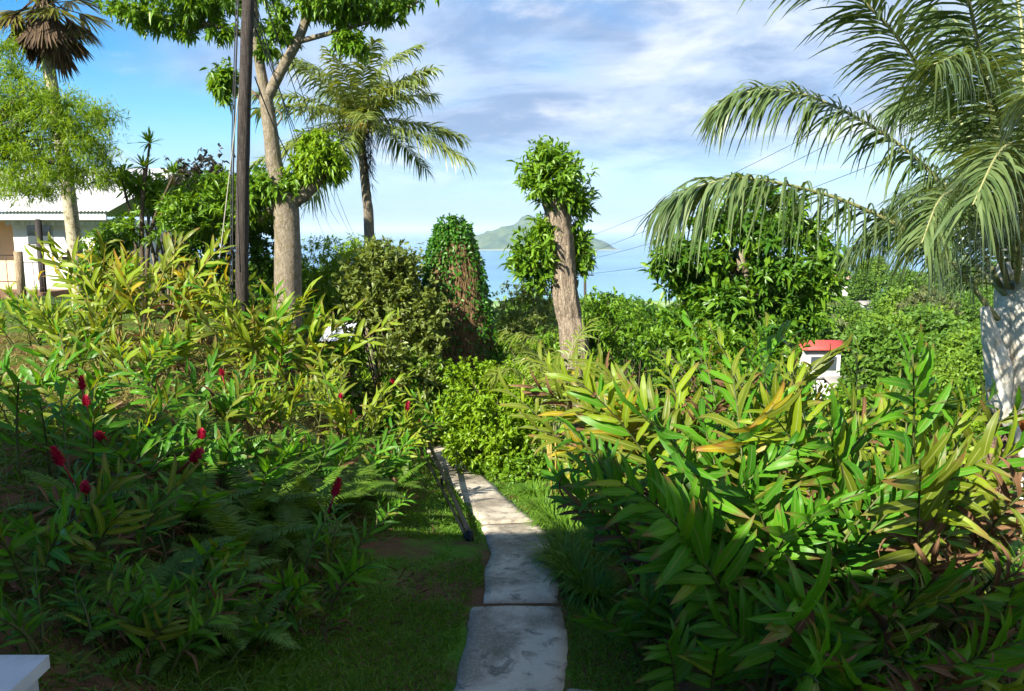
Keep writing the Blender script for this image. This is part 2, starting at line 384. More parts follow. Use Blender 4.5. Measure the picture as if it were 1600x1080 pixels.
# ------------------------------------------------------------------ the setting
def sheet(name, X, Y, Z, mat, wrap=False):
    a, b = X.shape; i, j = np.meshgrid(np.arange(a-1), np.arange(b-1), indexing='ij')
    Q = np.stack([i*b+j, i*b+j+1, (i+1)*b+j+1, (i+1)*b+j], -1).reshape(-1, 4)
    return ob(name, mk(name, np.stack([X, Y, Z], -1), Q, None, mat))
rr = np.concatenate([[0.0], np.geomspace(.6, 1400, 230)])
th = np.concatenate([np.linspace(-180, -46, 40)[:-1], np.linspace(-46, 46, 320), np.linspace(46, 180, 40)[1:]])*math.pi/180
A, B = np.meshgrid(rr, th, indexing='ij'); gx, gy = A*np.sin(B), A*np.cos(B)
tag(sheet('ground', gx, gy, g(gx, gy), ground_mat()), 'sloping garden ground of soil and grass falling to the sea', kind='structure')
rs = np.concatenate([[0], np.geomspace(300, 62000, 60)]); ts = np.linspace(-math.pi, math.pi, 97)
A, B = np.meshgrid(rs, ts, indexing='ij')
tag(sheet('sea', A*np.sin(B), A*np.cos(B), np.full(A.shape, -127.0), sea_mat()), 'calm pale blue sea reaching to the horizon', kind='structure')
def island():
    P0 = W(838, 388, 5200); cx, cy = P0[0], P0[1]
    prof_x = np.array([-130, -100, -85, -60, -35, -22, -10, 0, 12, 28, 45, 70, 95, 112, 120])/F*5200
    prof_z = np.array([0, 13, 20, 28, 38, 46, 50, 48, 38, 30, 22, 17, 12, 6, 0])/F*5200
    X, Y = np.meshgrid(np.linspace(-640, 560, 130), np.linspace(-420, 420, 70), indexing='ij')
    h = np.interp(X-30*0, prof_x, prof_z); k = np.clip(1-(Y/400)**2, 0, 1)**.8
    n = (vnoise(X*.012, Y*.012, 3)-.5)*40 + (vnoise(X*.03, Y*.03, 4)-.5)*18
    Z = h*k + n*np.clip(h*k/60, 0, 1)
    tag(sheet('island', cx+X, cy+Y, -128+Z, island_mat()), 'steep forested island with a peak out in the bay', kind='structure')
    # the flat reclaimed land along the shore
    X, Y = np.meshgrid(np.linspace(-420, 330, 60), np.linspace(1080, 1420, 26), indexing='ij')
    edge = np.minimum.reduce([(X+420)/60, (330-X)/60, (Y-1080)/25, (1420-Y)/25+.6*(vnoise(X*.02, Y*0, 9)-.5)])
    tag(sheet('coastal_flat', X, Y, -128.2+2.6*np.clip(edge, 0, 1), flats_mat()), 'flat green reclaimed land at the shore below', kind='structure')
island()

conc = concrete_mat()
def slab(parent, Lp, Rp, n=26, m=8, thick=.28, dz=.03):
    Lw = np.array([hit(*p, dz) for p in Lp]); Rw = np.array([hit(*p, dz) for p in Rp])
    t = np.linspace(0, 1, len(Lp)); tt = np.linspace(0, 1, n)
    L = np.stack([np.interp(tt, t, Lw[:, k]) for k in range(3)], 1); Q = np.stack([np.interp(tt, t, Rw[:, k]) for k in range(3)], 1)
    L[:, 0] += .014*(R.random(n)-.5)+.04*(vnoise(L[:, 1]*2.3, 0*L[:, 1], 1)-.5); Q[:, 0] += .014*(R.random(n)-.5)+.04*(vnoise(Q[:, 1]*2.1, 0*Q[:, 1], 2)-.5)
    for E in (L, Q): E[[0, -1], 1] += .02*(R.random(2)-.5)
    s = np.linspace(0, 1, m); V = L[:, None]*(1-s)[None, :, None] + Q[:, None]*s[None, :, None]
    zc = g(xpath(V[..., 1]), V[..., 1])+dz; V[..., 2] = zc + .012*(vnoise(V[..., 0]*5, V[..., 1]*5)-.5)
    V[[0, -1], :, 2] -= .012; V[:, [0, -1], 2] -= .010
    idx = np.arange(n*m).reshape(n, m); Qd = np.stack([idx[:-1, :-1], idx[:-1, 1:], idx[1:, 1:], idx[1:, :-1]], -1).reshape(-1, 4)
    ringi = np.concatenate([idx[0, :], idx[1:, -1], idx[-1, -2::-1], idx[-2:0:-1, 0]])
    low = V.reshape(-1, 3)[ringi].copy(); low[:, 2] -= thick; k = len(ringi); a = np.arange(k); b = (a+1) % k
    mb = MB(); mb.add(np.concatenate([V.reshape(-1, 3), low]), np.concatenate([Qd, np.stack([n*m+a, n*m+b, ringi[b], ringi[a]], -1)]))
    return mb.build('slab', conc, parent)
path = tag(ob('garden_path', None, None, (0, 0, 0)), 'narrow weathered concrete garden path stepping downhill', kind='structure')
slab(path, [(695,1170),(711,1080),(720,1030),(730,985),(742,945)], [(876,1170),(880,1080),(885,1030),(884,985),(876,944)])
slab(path, [(757,939),(758,890),(768,862),(762,842),(752,819)], [(872,939),(872,890),(864,862),(856,838),(843,814)], dz=.025)
slab(path, [(752,816),(747,811),(722,780),(697,745),(672,712),(652,690),(640,676)], [(836,812),(806,789),(780,765),(748,735),(722,710),(698,690),(684,676)], dz=.03)
slab(path, [(888,1074),(888,1085),(888,1100)], [(930,1076),(960,1090),(985,1110)], n=6, dz=.03)

# unseen house behind the viewpoint, blocks and roof heights shaped to shade the foreground
def home():
    wl = plain('bounce_fill_white', (.80,.79,.76), .8, .08, 2)  # wall white raised to bounce fill light onto the foreground
    h = thing('shading_veranda_house', (0, -4, 0), 'unseen white veranda house behind the viewpoint, shaped to shade the foreground', 'house')
    def p(name, mat, *boxes):
        mb = MB()
        for lo, hi in boxes: mb.box(lo, hi)
        return mb.build(name, mat, h, False)
    p('wall', wl, ((-9, -6, -.3), (-4.4, 2.2, 6.15))); p('wall', wl, ((-4.39, -6, -.3), (-1.2, 2.1, 4.75))); p('wall', wl, ((-15, -6, -.3), (-9.01, 2.0, 7.2)))
    p('roof', M['greyroof'], ((-9.6, -6.5, 6.16), (-4.1, 4.25, 6.40))); p('roof', M['greyroof'], ((-4.38, -6.4, 4.76), (-.9, 4.2, 4.96))); p('roof', M['greyroof'], ((-15.5, -6.5, 7.21), (-9.7, 4.3, 7.45)))
    p('veranda_floor', conc, ((-5, 2.21, -.3), (1.6, 4.7, 1.4)))
    for x in (-8.5, -5, -1.3): p('pillar', M['white'], ((x-.14, 3.7, -.4), (x+.14, 3.98, 6.15 if x < -4.4 else 4.75)))
    for x in (-6.5, -2.2):
        w = p('window', M['fascia'], ((x-.8, 2.2, 2.6), (x+.8, 2.26, 4.0))); MB().box((x-.7, 2.262, 2.7), (x+.7, 2.27, 3.9)).build('pane', M['glass'], w, False)
home()
def plinth():
    a = W(-40, 1027, 3.05); b = W(69, 1030, 3.05); x0, x1, z = a[0], b[0], b[2]
    o = MB(); o.box((-.20, -.20, 0), (.20, .20, z-.06)); o.box((-.235, -.235, z-.06), (.235, .235, z-.001))
    e = o.mesh('garden_pillar', plain('stained_render', (.44,.45,.46), .9, .65, 3.5, bump=.3), False); q = ob('garden_pillar', e, None, (x1-.235, 3.05-.20, 0.0))
    mod = q.modifiers.new('bevel', 'BEVEL'); mod.width = .012
    tag(q, 'low white rendered pillar at the near corner below the ginger', 'pillar')
plinth()

# ------------------------------------------------------------------ house on the left
def left_house():
    Y = 25.0; w0 = W(-160, 330, Y); zg = .9
    X = lambda px: (px-800)/F*(Y*CP+2*SP); Z = lambda py: W(0, py, Y)[2]
    h = thing('garden_house', (X(60), Y, zg), 'white bungalow with pale sheet roof behind the spotted palm trunk', 'house')
    ox, oz = X(60), zg
    def p(name, mat, x0, x1, z0, z1, y0=0.0, y1=.2, parent=h):
        return MB().box((x0-ox, y0, z0-oz), (x1-ox, y1, z1-oz)).build(name, mat, parent, False)
    zt = Z(343)
    p('wall', M['white'], X(29), X(182), zg-.4, zt); tag(p('wall', M['peach'], X(-260), X(28.5), zg-.4, zt, .9, 1.1), 'peach recessed wall')
    p('side_wall', M['white'], X(178), X(182), zg-.4, zt, .21, 6); p('side_wall', M['peach'], X(28.6), X(29.6), zg-.4, zt, .21, .89)
    p('fascia', M['fascia'], X(-270), X(190), Z(344), Z(332), -.62, -.55)
    p('soffit', M['white'], X(-270), X(190), Z(344)-.03, Z(344)-.004, -.54, 1.3)
    for k in range(20):
        x = 30+k*7.6; p('valance_slat', M['white'] if k % 2 else M['fascia'], X(x), X(x+5.4), Z(352), Z(344)-.035, -.35, -.32)
    # corrugated roof, pitched away from the viewer
    x = np.linspace(X(-280)-ox, X(196)-ox, 420); prof = .022*np.sin(x*2*math.pi/.11)
    e0, e1 = np.array([-.72, Z(331)-oz]), np.array([5.2, Z(331)-oz+1.75])
    V = np.concatenate([np.stack([x, np.full_like(x, e[0]), e[1]+prof+d], 1) for e, d in ((e0, 0), (e1, 0), ((10.4, e0[1]), 0))])
    n = len(x); i = np.arange(n-1); Q = np.concatenate([np.stack([i, i+1, i+1+n, i+n], -1), np.stack([i+n, i+1+n, i+1+2*n, i+2*n], -1)])
    ob('roof', mk('roof', V, Q, None, M['roof']), h)
    wf = p('window', M['fascia'], X(51), X(90), Z(383), Z(351), -.03, -.002)
    MB().box((X(52.5)-ox, -.045, Z(381.5)-oz), (X(88.5)-ox, -.032, Z(352.5)-oz)).build('pane', M['glass'], wf, False)
    p('shelf', M['timber'], X(100), X(130), Z(404), Z(401), -.25, -.002)
    p('porch_floor', M['timber'], X(-260), X(110), zg-.3, Z(452), -1.5, -.01)
    mb = MB(); mb.tube([(X(87)-ox, -.6, Z(344)-oz), (X(103)-ox, -1.2, zg-.2-oz)], .10, 8); mb.build('leaning_post', M['darkpost'], h)
    for (a, b) in ((-260, -150), (-130, 10)):
        q = p('window', M['fascia'], X(a), X(b-60), Z(390), Z(352), .86, .898); MB().box((X(a)+.1-ox, .84, Z(388)-oz), (X(b-60)-.1-ox, .858, Z(354)-oz)).build('pane', M['glass'], q, False)
    # iron railing with a round timber post
    Yr = 22.5; Xr = lambda px: (px-800)/F*(Yr*CP+2*SP); Zr = lambda py: W(0, py, Yr)[2]
    bx, bz = Xr(35), G(Xr(35), Yr)
    r = thing('porch_railing', (bx, Yr, bz), 'thin rusty iron railing with a round timber post before the bungalow', 'railing')
    MB().tube([(0, 0, -.1), (0, 0, Zr(393)-bz)], .12, 10, rough=.1).build('timber_post', M['polewood'], r)
    for (a, b, z0, z1) in ((-60, 30, 399, 440), (41, 72, 410, 450)):
        for zz in (z0, z1): MB().tube([(Xr(a)-bx, 0, Zr(zz)-bz), (Xr(b)-bx, 0, Zr(zz)-bz)], .014, 5).build('rail', M['iron'], r)
        for q in np.arange(a, b+1, 15.0): MB().tube([(Xr(q)-bx, 0, Zr(z0)-bz), (Xr(q)-bx, 0, -.05)], .011, 5).build('baluster', M['iron'], r)
    wf = thing('wire_fence', (Xr(70), 19.5, G(Xr(70), 19.5)), 'low wire mesh fence on the lawn before the bungalow', 'fence')
    Yf = 19.5; fz = lambda py: W(0, py, Yf)[2]-wf.location.z; fx = lambda px: (px-800)/F*(Yf*CP+.3)-wf.location.x
    for q in range(30, 110, 11): MB().tube([(fx(q), 0, -.05), (fx(q), 0, fz(462))], .012, 4).build('post', M['wire'], wf)
    for py in (463, 472, 481): MB().tube([(fx(30), 0, fz(py)), (fx(107), 0, fz(py))], .007, 4).build('strand', M['wire'], wf)
left_house()

# ------------------------------------------------------------------ poles and wires
def spline(c, n):
    c = np.asarray(c, float); c = np.concatenate([[2*c[0]-c[1]], c, [2*c[-1]-c[-2]]]); k = len(c)-3
    t = np.linspace(0, k-1e-6, n); i = t.astype(int); f = (t-i)[:, None]; a, b, d, e = c[i], c[i+1], c[i+2], c[i+3]
    return .5*((2*b)+(-a+d)*f+(2*a-5*b+4*d-e)*f**2+(-a+3*b-3*d+e)*f**3)
def wire(name, a, b, sag, label, r=.012, cat='cable', mat='wire', group=None):
    t = np.linspace(0, 1, 24)[:, None]; P = a*(1-t)+b*t; P[:, 2] -= (sag*4*t*(1-t))[:, 0]
    tag(MB().tube(P-P[0], r, 4).build(name, M[mat]), label, cat, group).location = P[0]
def pole():
    Y = 14.0; b = base(376, Y); top = W(394, -160, Y)
    o = thing('utility_pole', b, 'tall weathered dark timber utility pole among the yellow ginger', 'utility pole')
    P = spline([np.array([0, 0, -.4]), (W(380, 250, Y)-b)*[1, 1, 1], top-b], 26)
    MB().tube(P, np.linspace(.125, .10, 26), 12, rough=.06).build('shaft', M['pole'], o)
    for dx, r in ((-.15, .016), (-.185, .010)):
        MB().tube(P[3:]+[dx, -.06, 0], r, 5).build('conduit', M['wire'], o)
    MB().tube([top-b+[-.7, 0, -.5], top-b+[.7, 0, -.5]], .05, 6).build('crossarm', M['pole'], o)
    for k, (ex, ey) in enumerate(((508, 372), (520, 362), (532, 352), (545, 362), (556, 372))):
        a = W(396+k*1.5, (-10, 20, 45, -40, -70)[k], Y); e = W(ex, ey, 62)
        wire('power_cable', a, e, .5, ('first', 'second', 'third', 'fourth', 'last')[k]+' of five thin cables fanning from the dark pole, counted from the trunk', .011, group='cables from the pole')
    wire('guy_wire', W(376, 120, Y), W(343, 405, 13.6), .02, 'pale guy wire slanting down left of the dark pole', .010, 'wire', 'palewire')
    wire('service_cable', W(398, 120, Y), W(462, 262, 17.6), .15, 'black service cable slanting from the pole across the forked trunk', .012)
pole()
def far_poles():
    b = base(915, 60); top = W(914, 424, 60)
    o = thing('far_pole', b, 'slim distant utility pole beside the pollarded trunk', 'utility pole')
    MB().tube([(0, 0, -.5), top-b], [.14, .10], 8).build('shaft', M['pole'], o)
    MB().tube([top-b+[-.7, 0, -.3], top-b+[.7, 0, -.3]], .05, 6).build('crossarm', M['pole'], o)
    lab = ['uppermost', 'second', 'third', 'lowest']
    for k, (y1, e) in enumerate((((130), (925, 368)), ((160), (930, 392)), ((235), (935, 402)), ((330), (920, 428)))):
        wire('overhead_cable', W(1420, y1, 34), W(*e, 60), .35, f'{lab[k]} of the thin overhead cables crossing the sea view', .013)
    b = base(1437, 48); o = thing('grey_pole', b, 'thin grey pole among trees in the valley below the hill', 'utility pole')
    MB().tube([(0, 0, -.5), W(1437, 575, 48)-b], [.11, .08], 8).build('shaft', M['polewood'], o)
    MB().tube([W(1437, 577, 48)-b+[-.5, 0, 0], W(1437, 577, 48)-b+[.5, 0, 0]], .04, 6).build('crossarm', M['polewood'], o)
far_poles()

def handrail():
    # two black pipes on short posts along the left edge of the steep slab
    near, far = hit(741, 846), hit(660, 716)
    o = thing('handrail', near, 'black steel handrail along the left edge of the steep path', 'handrail')
    a = W(735, 836, near[1]+.02)-near; b = W(664, 680, far[1])-near
    a2 = W(734, 846, near[1])-near; b2 = W(648, 684, far[1])-near
    MB().tube(spline([a, (a+b)/2+[0, 0, .01], b], 12), .028, 8).build('top_rail', M['black'], o)
    MB().tube(spline([a2+[-.02, 0, .02], (a2+b2)/2, b2], 12), .020, 8).build('lower_rail', M['black'], o)
    MB().tube([a+[0, 0, .05], a+[.01, -.02, -.22]], .034, 8).build('post', M['black'], o)
    for t in (.5, .98):
        q = a*(1-t)+b*t; w = q+near; MB().tube([q, [q[0], q[1], G(w[0], w[1])-near[2]-.1]], .022, 6).build('post', M['black'], o)
handrail()

def shed_roof():
    Y = 17.0; b = base(522, Y); o = thing('shed', b, 'small shed with silvery corrugated roof half hidden among the shrubs', 'shed')
    x = np.linspace(-.32, .36, 70); z = .018*np.sin(x*2*math.pi/.075); n = len(x)
    a, c = W(503, 533, Y)-b, W(503, 503, Y+1.0)-b
    V = np.concatenate([np.stack([x+.02, np.full(n, a[1]), a[2]+z], 1), np.stack([x+.06, np.full(n, c[1]), c[2]+z], 1)])
    i = np.arange(n-1); ob('roof', mk('roof', V, np.stack([i, i+1, i+1+n, i+n], -1), None, M['zinc']), o)
    MB().box((-.28, .12, -.2), (.36, .9, a[2]-.02)).build('wall', M['timber'], o, False)
shed_roof()

def far_house(px, py, Y, w, d, hh, roof, label, wall='white', rz=0.0, pitch=.35):
    top = W(px, py, Y); zg = min(G(top[0], Y), top[2]-hh)-.5
    o = thing('hillside_house', (top[0], Y, zg), label, 'house'); o.rotation_euler.z = rz
    zt = top[2]-zg-pitch*d/2; x0, x1 = -w/2, w/2
    MB().box((x0, -d/2, 0), (x1, d/2, zt)).build('wall', M[wall], o, False)
    mb = MB()
    for s in (-1, 1):
        e, rdg = np.array([0, s*(d/2+.4), zt-.12]), np.array([0, 0, zt+pitch*d/2]); L0 = np.array([x0-.4, 0, 0]); L1 = np.array([x1+.4, 0, 0]); th = np.array([0, 0, .1])
        V = [L0+e, L1+e, L1+rdg, L0+rdg, L0+e+th, L1+e+th, L1+rdg+th, L0+rdg+th]
        mb.add(V, [[0,1,2,3],[4,5,6,7],[0,1,5,4],[1,2,6,5],[3,0,4,7]])
    mb.add([[x0+.01, -d/2+.01, zt], [x0+.01, d/2-.01, zt], [x0+.01, 0, zt+pitch*d/2-.02], [x1-.01, -d/2+.01, zt], [x1-.01, d/2-.01, zt], [x1-.01, 0, zt+pitch*d/2-.02]], None, [[0,1,2],[3,4,5]])
    mb.build('roof', M[roof], o, False)
    for k in range(2):
        x = x0+w*(.3+.4*k); q = MB().box((x-.45, -d/2-.05, zt-1.5), (x+.45, -d/2-.005, zt-.5)).build('window', M['fascia'], o, False)
        MB().box((x-.36, -d/2-.08, zt-1.42), (x+.36, -d/2-.052, zt-.58)).build('pane', M['glass'], q, False)
far_house(1281, 534, 47, 2.1, 1.4, 1.8, 'redroof', 'small house with bright red roof below the hill')
far_house(1318, 590, 42, 1.5, 1.4, 2.6, 'greyroof', 'white walled house glimpsed behind the ginger tops', 'white', .12)
far_house(1316, 430, 150, 2.2, 3, 1.6, 'pinkroof', 'pink roofed house high on the wooded hill', 'white', -.3)
far_house(1352, 471, 112, 1.5, 1.6, .8, 'greyroof', 'grey roofed house halfway up the wooded hill', 'fascia', .2)
# ------------------------------------------------------------------ foliage builders
Zv = np.array([0, 0, 1.0])
def rv(n): return R.normal(size=(n, 3))
def leaves(mb, P, D, N, l, w, droop=.25, fold=.2, prof=(.25, 1, .8, .04), rnd=None):
    """P base points, D directions, N rough normals; one folded leaf at each."""
    n = len(P); D = nrm(D); Sd = nrm(np.cross(D, N)); Nn = np.cross(Sd, D); t = np.linspace(0, 1, len(prof))[None, :, None]
    l = np.broadcast_to(l, (n,))[:, None, None]; w = np.broadcast_to(w, (n,))[:, None, None]; dr = np.broadcast_to(droop, (n,))[:, None, None]
    Pt = P[:, None] + D[:, None]*l*t - Zv*dr*l*t**2
    Wv = Sd[:, None]*w*np.asarray(prof)[None, :, None]*.5
    fo = Nn[:, None]*w*np.asarray(prof)[None, :, None]*fold if fold else None
    mb.ribbons(Pt, np.broadcast_to(Wv, Pt.shape), None if fo is None else np.broadcast_to(fo, Pt.shape), rnd)
def crown(mb, blobs, ncl, per, ll, lw, spread=.75, droop=.25, shell=.55, up=.25, fold=.2, gap=0.0, cl=.35, prof=(.25, 1, .8, .04)):
    """leaf clusters through the volume of several ellipsoids (cx,cy,cz,rx,ry,rz)"""
    B = np.asarray(blobs, float); wt = B[:, 3]*B[:, 4]+B[:, 4]*B[:, 5]+B[:, 3]*B[:, 5]; k = R.choice(len(B), ncl, p=wt/wt.sum())
    d = nrm(rv(ncl)); r = (shell+(1-shell)*R.random(ncl)**.7)*(1+.17*np.clip(R.normal(size=ncl), -2, 2.2)); c = B[k, :3]+d*B[k, 3:]*r[:, None]; o = nrm(d/B[k, 3:])
    if gap:
        q = vnoise(c[:, 0]*gap+c[:, 2]*gap*.7, c[:, 1]*gap+c[:, 2]*gap*.6, 3.3); m = q > .33; c, o = c[m], o[m]
    n = len(c); ci = np.repeat(np.arange(n), per); m = len(ci); tone = R.random(n)
    tw = nrm(o + .55*rv(n) + up*Zv)
    D = nrm(tw[ci]*.8 + spread*rv(m)); P = c[ci] + tw[ci]*(R.random(m)[:, None]-.5)*ll*cl*3 + rv(m)*ll*cl*.35
    N = nrm(o[ci]*.5 + Zv*.9 + .6*rv(m))
    s = .65+.7*R.random(m); leaves(mb, P, D, N, ll*s, lw*s, droop*(.4+1.2*R.random(m)), fold, prof, np.clip(.55*tone[ci]+.45*R.random(m), 0, 1))
    return c
def stems(b, tips, r0, seg=6):                 # limbs from the foot to crown centres
    mb = MB()
    for t in tips:
        t = np.asarray(t, float); j = rv(1)[0]*np.linalg.norm(t)*.07; j[2] = 0
        mb.tube(spline([np.zeros(3)-[0, 0, .1], t*[.35, .35, .5]+j, t], 9), np.linspace(r0, r0*.25, 9), seg, rough=.15)
    return mb
def pblob(px, py, Y, rx, rz, b, ry=None):
    c = W(px, py, Y)-b; rx, rz = pix(rx, Y), pix(rz, Y); return (*c, rx, ry if ry else rx*.9, rz)
def shrub(name, label, cat, px, Y, blobs, mat, ncl, per, ll, lw, r0=.03, trunk_mat='twig', trunk='stem', group=None, skirt=True, **kw):
    b = base(px, Y); o = thing(name, b, label, cat, group); bl = [pblob(*q, b) for q in blobs]
    lo = min(bl, key=lambda q: q[2]-q[5]); xs = [q[0] for q in bl]
    if skirt and lo[2]-lo[5] > .15: bl.append((np.mean(xs), 0, (lo[2]-lo[5]*.4)*.5, .5*(max(xs)-min(xs))+lo[3]*.75, lo[4], (lo[2]-lo[5]*.4)*.62))
    mb = MB(); c = crown(mb, bl, ncl, per, ll, lw, **kw); mb.build('crown', M[mat], o)
    tips = [q[:3] for q in bl] + [c[i] for i in R.integers(0, len(c), 14)]
    stems(b, tips, r0).build(trunk, M[trunk_mat], o); return o

# ------------------------------------------------------------------ ginger: leaf meshes shared by every clump
def ginger_leaf(kind, droop, width, wav, seed):
    rg = np.random.default_rng(seed); K = 9; t = np.linspace(0, 1, K); ang = -droop*t**1.4 + .12
    dy = np.cos(ang)/(K-1); dz = np.sin(ang)/(K-1); y = np.concatenate([[0], np.cumsum(dy)[:-1]]); z = np.concatenate([[0], np.cumsum(dz)[:-1]])
    w = width*.5*np.clip(np.sin(math.pi*np.clip(t, 0, 1)**.72), 0, 1)**.62; w[0] = .012; w[-1] = .002
    P = np.stack([.03*np.sin(t*3+seed)*t, y, z], -1)[None]; Wv = np.stack([w, 0*w, 0*w], -1)[None]
    lift = w*(.30 if kind != 'dry' else .9) + wav*w*rg.normal(size=K)*.5
    fo = np.stack([0*w, lift*np.sin(-ang)*1.0, lift*np.cos(ang)], -1)[None]
    return MB().ribbons(P, Wv, fo, np.array([.5])).mesh('leaf', GL[kind])
LEAF = {k: [ginger_leaf(k, d, w, .45 if k != 'dry' else .7, i) for i, (d, w) in enumerate(((.45, .145), (1.05, .155), (1.8, .145), (.8, .175)) if k != 'dry' else ((1.6, .12), (2.3, .10), (2.0, .14), (1.2, .10)))] for k in GL}
def flower_mesh(n=46, h=.17, rad=.040, seed=1):
    rg = np.random.default_rng(seed); t = np.linspace(0, 1, n); a = t*n*2.4; r = rad*np.sin(math.pi*(.12+.80*t))**.8
    P = np.stack([.4*r*np.cos(a), .4*r*np.sin(a), t*h*.85], -1); D = np.stack([np.cos(a)*.75, np.sin(a)*.75, np.full(n, .75)], -1)
    mb = MB(); leaves(mb, P, D, D*[-1, -1, 1]+[0, 0, .3], .055*(1.15-.5*t), .030*(1.1-.4*t), .12, .3, (.5, 1, .75, .08))
    mb.tube([(0, .02, -.16), (0, 0, h*.9)], [.008, .006], 5); return mb.mesh('flower_head', M['red'])
FLOWER = [flower_mesh(46, .17, .042, 1), flower_mesh(36, .13, .034, 2), flower_mesh(60, .20, .048, 3)]
def pick(pal):
    k = list(pal); p = np.array([pal[q] for q in k], float); return k[R.choice(len(k), p=p/p.sum())]
def ginger(label, px, Y, n, h, spread, pal, lean=(0, 0), nl=14, ll=.42, dry=1, flowers=0, rank=None, cane='stem', group=None, bare=.30, up=0.55, face=None):
    """a clump: thing > shoot (cane) > leaf, flower_head"""
    h *= .88; ll *= .74; nl = int(nl*1.1); dry *= 1.35
    if px > 880 and Y < 9: n = int(n*1.2+.5); h *= 1.12; nl = int(nl*1.3); ll *= 1.28
    if px < 480 and 7 < Y < 11.7: h *= .72
    if 100 < px < 560 and Y > 12.5: h *= 1.32; ll *= 1.25; n = int(n*1.5)
    b = base(px, Y); o = thing('ginger_clump', b, label, 'ginger plant', group)
    for i in range(n):
        q = R.normal(size=2)*spread*.5; zz = G(b[0]+q[0], b[1]+q[1])-b[2]-.03; L = h*(.72+.42*R.random())
        out = np.array([q[0], q[1], 0])/max(spread, .1); tilt = nrm(np.array([lean[0], lean[1], 0])*.55 + out*.45 + np.array([*R.normal(size=2)*.22, 0]) + [0, 0, 1.6])
        hor = nrm(tilt*[1, 1, 0]); bend = (.20 if px > 880 else .12)+.34*R.random(); p0 = np.array([q[0], q[1], zz]); s = np.linspace(0, 1, 12)[:, None]
        C = p0 + tilt*L*s + (hor*.9-Zv*.35)*L*bend*s**2.4
        sh = MB().tube(C, np.linspace(.014, .005, 12), 6, rough=.1).build('shoot', M[cane], o)
        T = nrm(np.gradient(C, axis=0)); pl = face if face is not None else None
        # the two ranks of leaves lie in one plane per shoot; most shoots turn it towards the open side
        ax = nrm(np.cross(T[6], nrm(np.array([R.normal()*.5, -1, R.normal()*.3])))) if R.random() < .8 else nrm(np.cross(T[6], rv(1)[0]))
        shoot_pal = pal if rank is None else rank
        tone = pick(pal); m = max(5, int(nl*(.8+.4*R.random())))
        for j in range(m):
            u = bare+(1-bare)*(j+.5)/m; k = min(10, int(u*11)); f = u*11-k; p = C[k]*(1-f)+C[k+1]*f; t_ = nrm(T[k]*(1-f)+T[k+1]*f)
            sg = 1 if j % 2 else -1; S_ = nrm(ax - t_*np.dot(ax, t_)); pn = np.cross(t_, S_)
            if pn[1] > 0: pn = -pn
            a = math.radians((62-34*max(0, (u-.35)/.65))*(.72 if Y > 9.5 else .92) + R.normal()*8)
            D = nrm(t_*math.cos(a) + S_*sg*math.sin(a) + (.09 if px > 880 else .2)*rv(1)[0]); Nn = nrm(t_*.55 + pn*(.55+.25*R.random()) + Zv*.35 + (.16 if px > 880 else .32)*rv(1)[0])
            X = nrm(np.cross(D, Nn)); Nn = np.cross(X, D); sc = ll*(.62+.55*math.sin(math.pi*min(1, .18+.78*(u-bare)/(1-bare))))*(.72+.42*R.random())
            kind = tone if R.random() < .72 else pick(pal)
            v = R.integers(0, 4); me = LEAF[kind][v]
            Mx = Matrix(((X[0]*sc, D[0]*sc, Nn[0]*sc, p[0]), (X[1]*sc, D[1]*sc, Nn[1]*sc, p[1]), (X[2]*sc, D[2]*sc, Nn[2]*sc, p[2]), (0, 0, 0, 1)))
            ob('leaf', me, sh, None, Mx)
        for j in range(R.poisson(dry)):
            u = .08+.45*R.random(); k = int(u*11); p = C[k]; D = nrm(rv(1)[0]*[1, 1, .3]+Zv*.2); Nn = nrm(Zv+.3*rv(1)[0]); X = nrm(np.cross(D, Nn)); Nn = np.cross(X, D); sc = ll*(.7+.6*R.random())
            Mx = Matrix(((X[0]*sc, D[0]*sc, Nn[0]*sc, p[0]), (X[1]*sc, D[1]*sc, Nn[1]*sc, p[1]), (X[2]*sc, D[2]*sc, Nn[2]*sc, p[2]), (0, 0, 0, 1)))
            tag(ob('leaf', LEAF['dry'][R.integers(0, 4)], sh, None, Mx), 'withered brown leaf')
        if i < flowers:
            d = nrm(T[-1]+[0, -.25, .25]); q4 = Vector(d).to_track_quat('Z', 'Y').to_matrix().to_4x4(); s_ = .62+.35*R.random()
            ob('flower_head', FLOWER[R.integers(0, 3)], sh, None, Matrix.Translation(C[-1]+d*.04+np.array([0, -.07, .09])) @ q4 @ Matrix.Scale(s_, 4))
    return o

PG = {'green': 5, 'dark': 3.2, 'olive': .7, 'lime': .2, 'dry': .35}; PD = {'dark': 4, 'green': 4, 'olive': .8, 'dry': .35}; PO = {'olive': 4, 'green': 3, 'lime': 1.8, 'yellow': .4, 'dry': .35}
PL = {'lime': 5, 'green': 2, 'olive': 2}; PY_ = {'lime': 5, 'yellow': 1.1, 'olive': 3, 'green': .7}; PYY = {'yellow': 3, 'lime': 3, 'olive': 1}
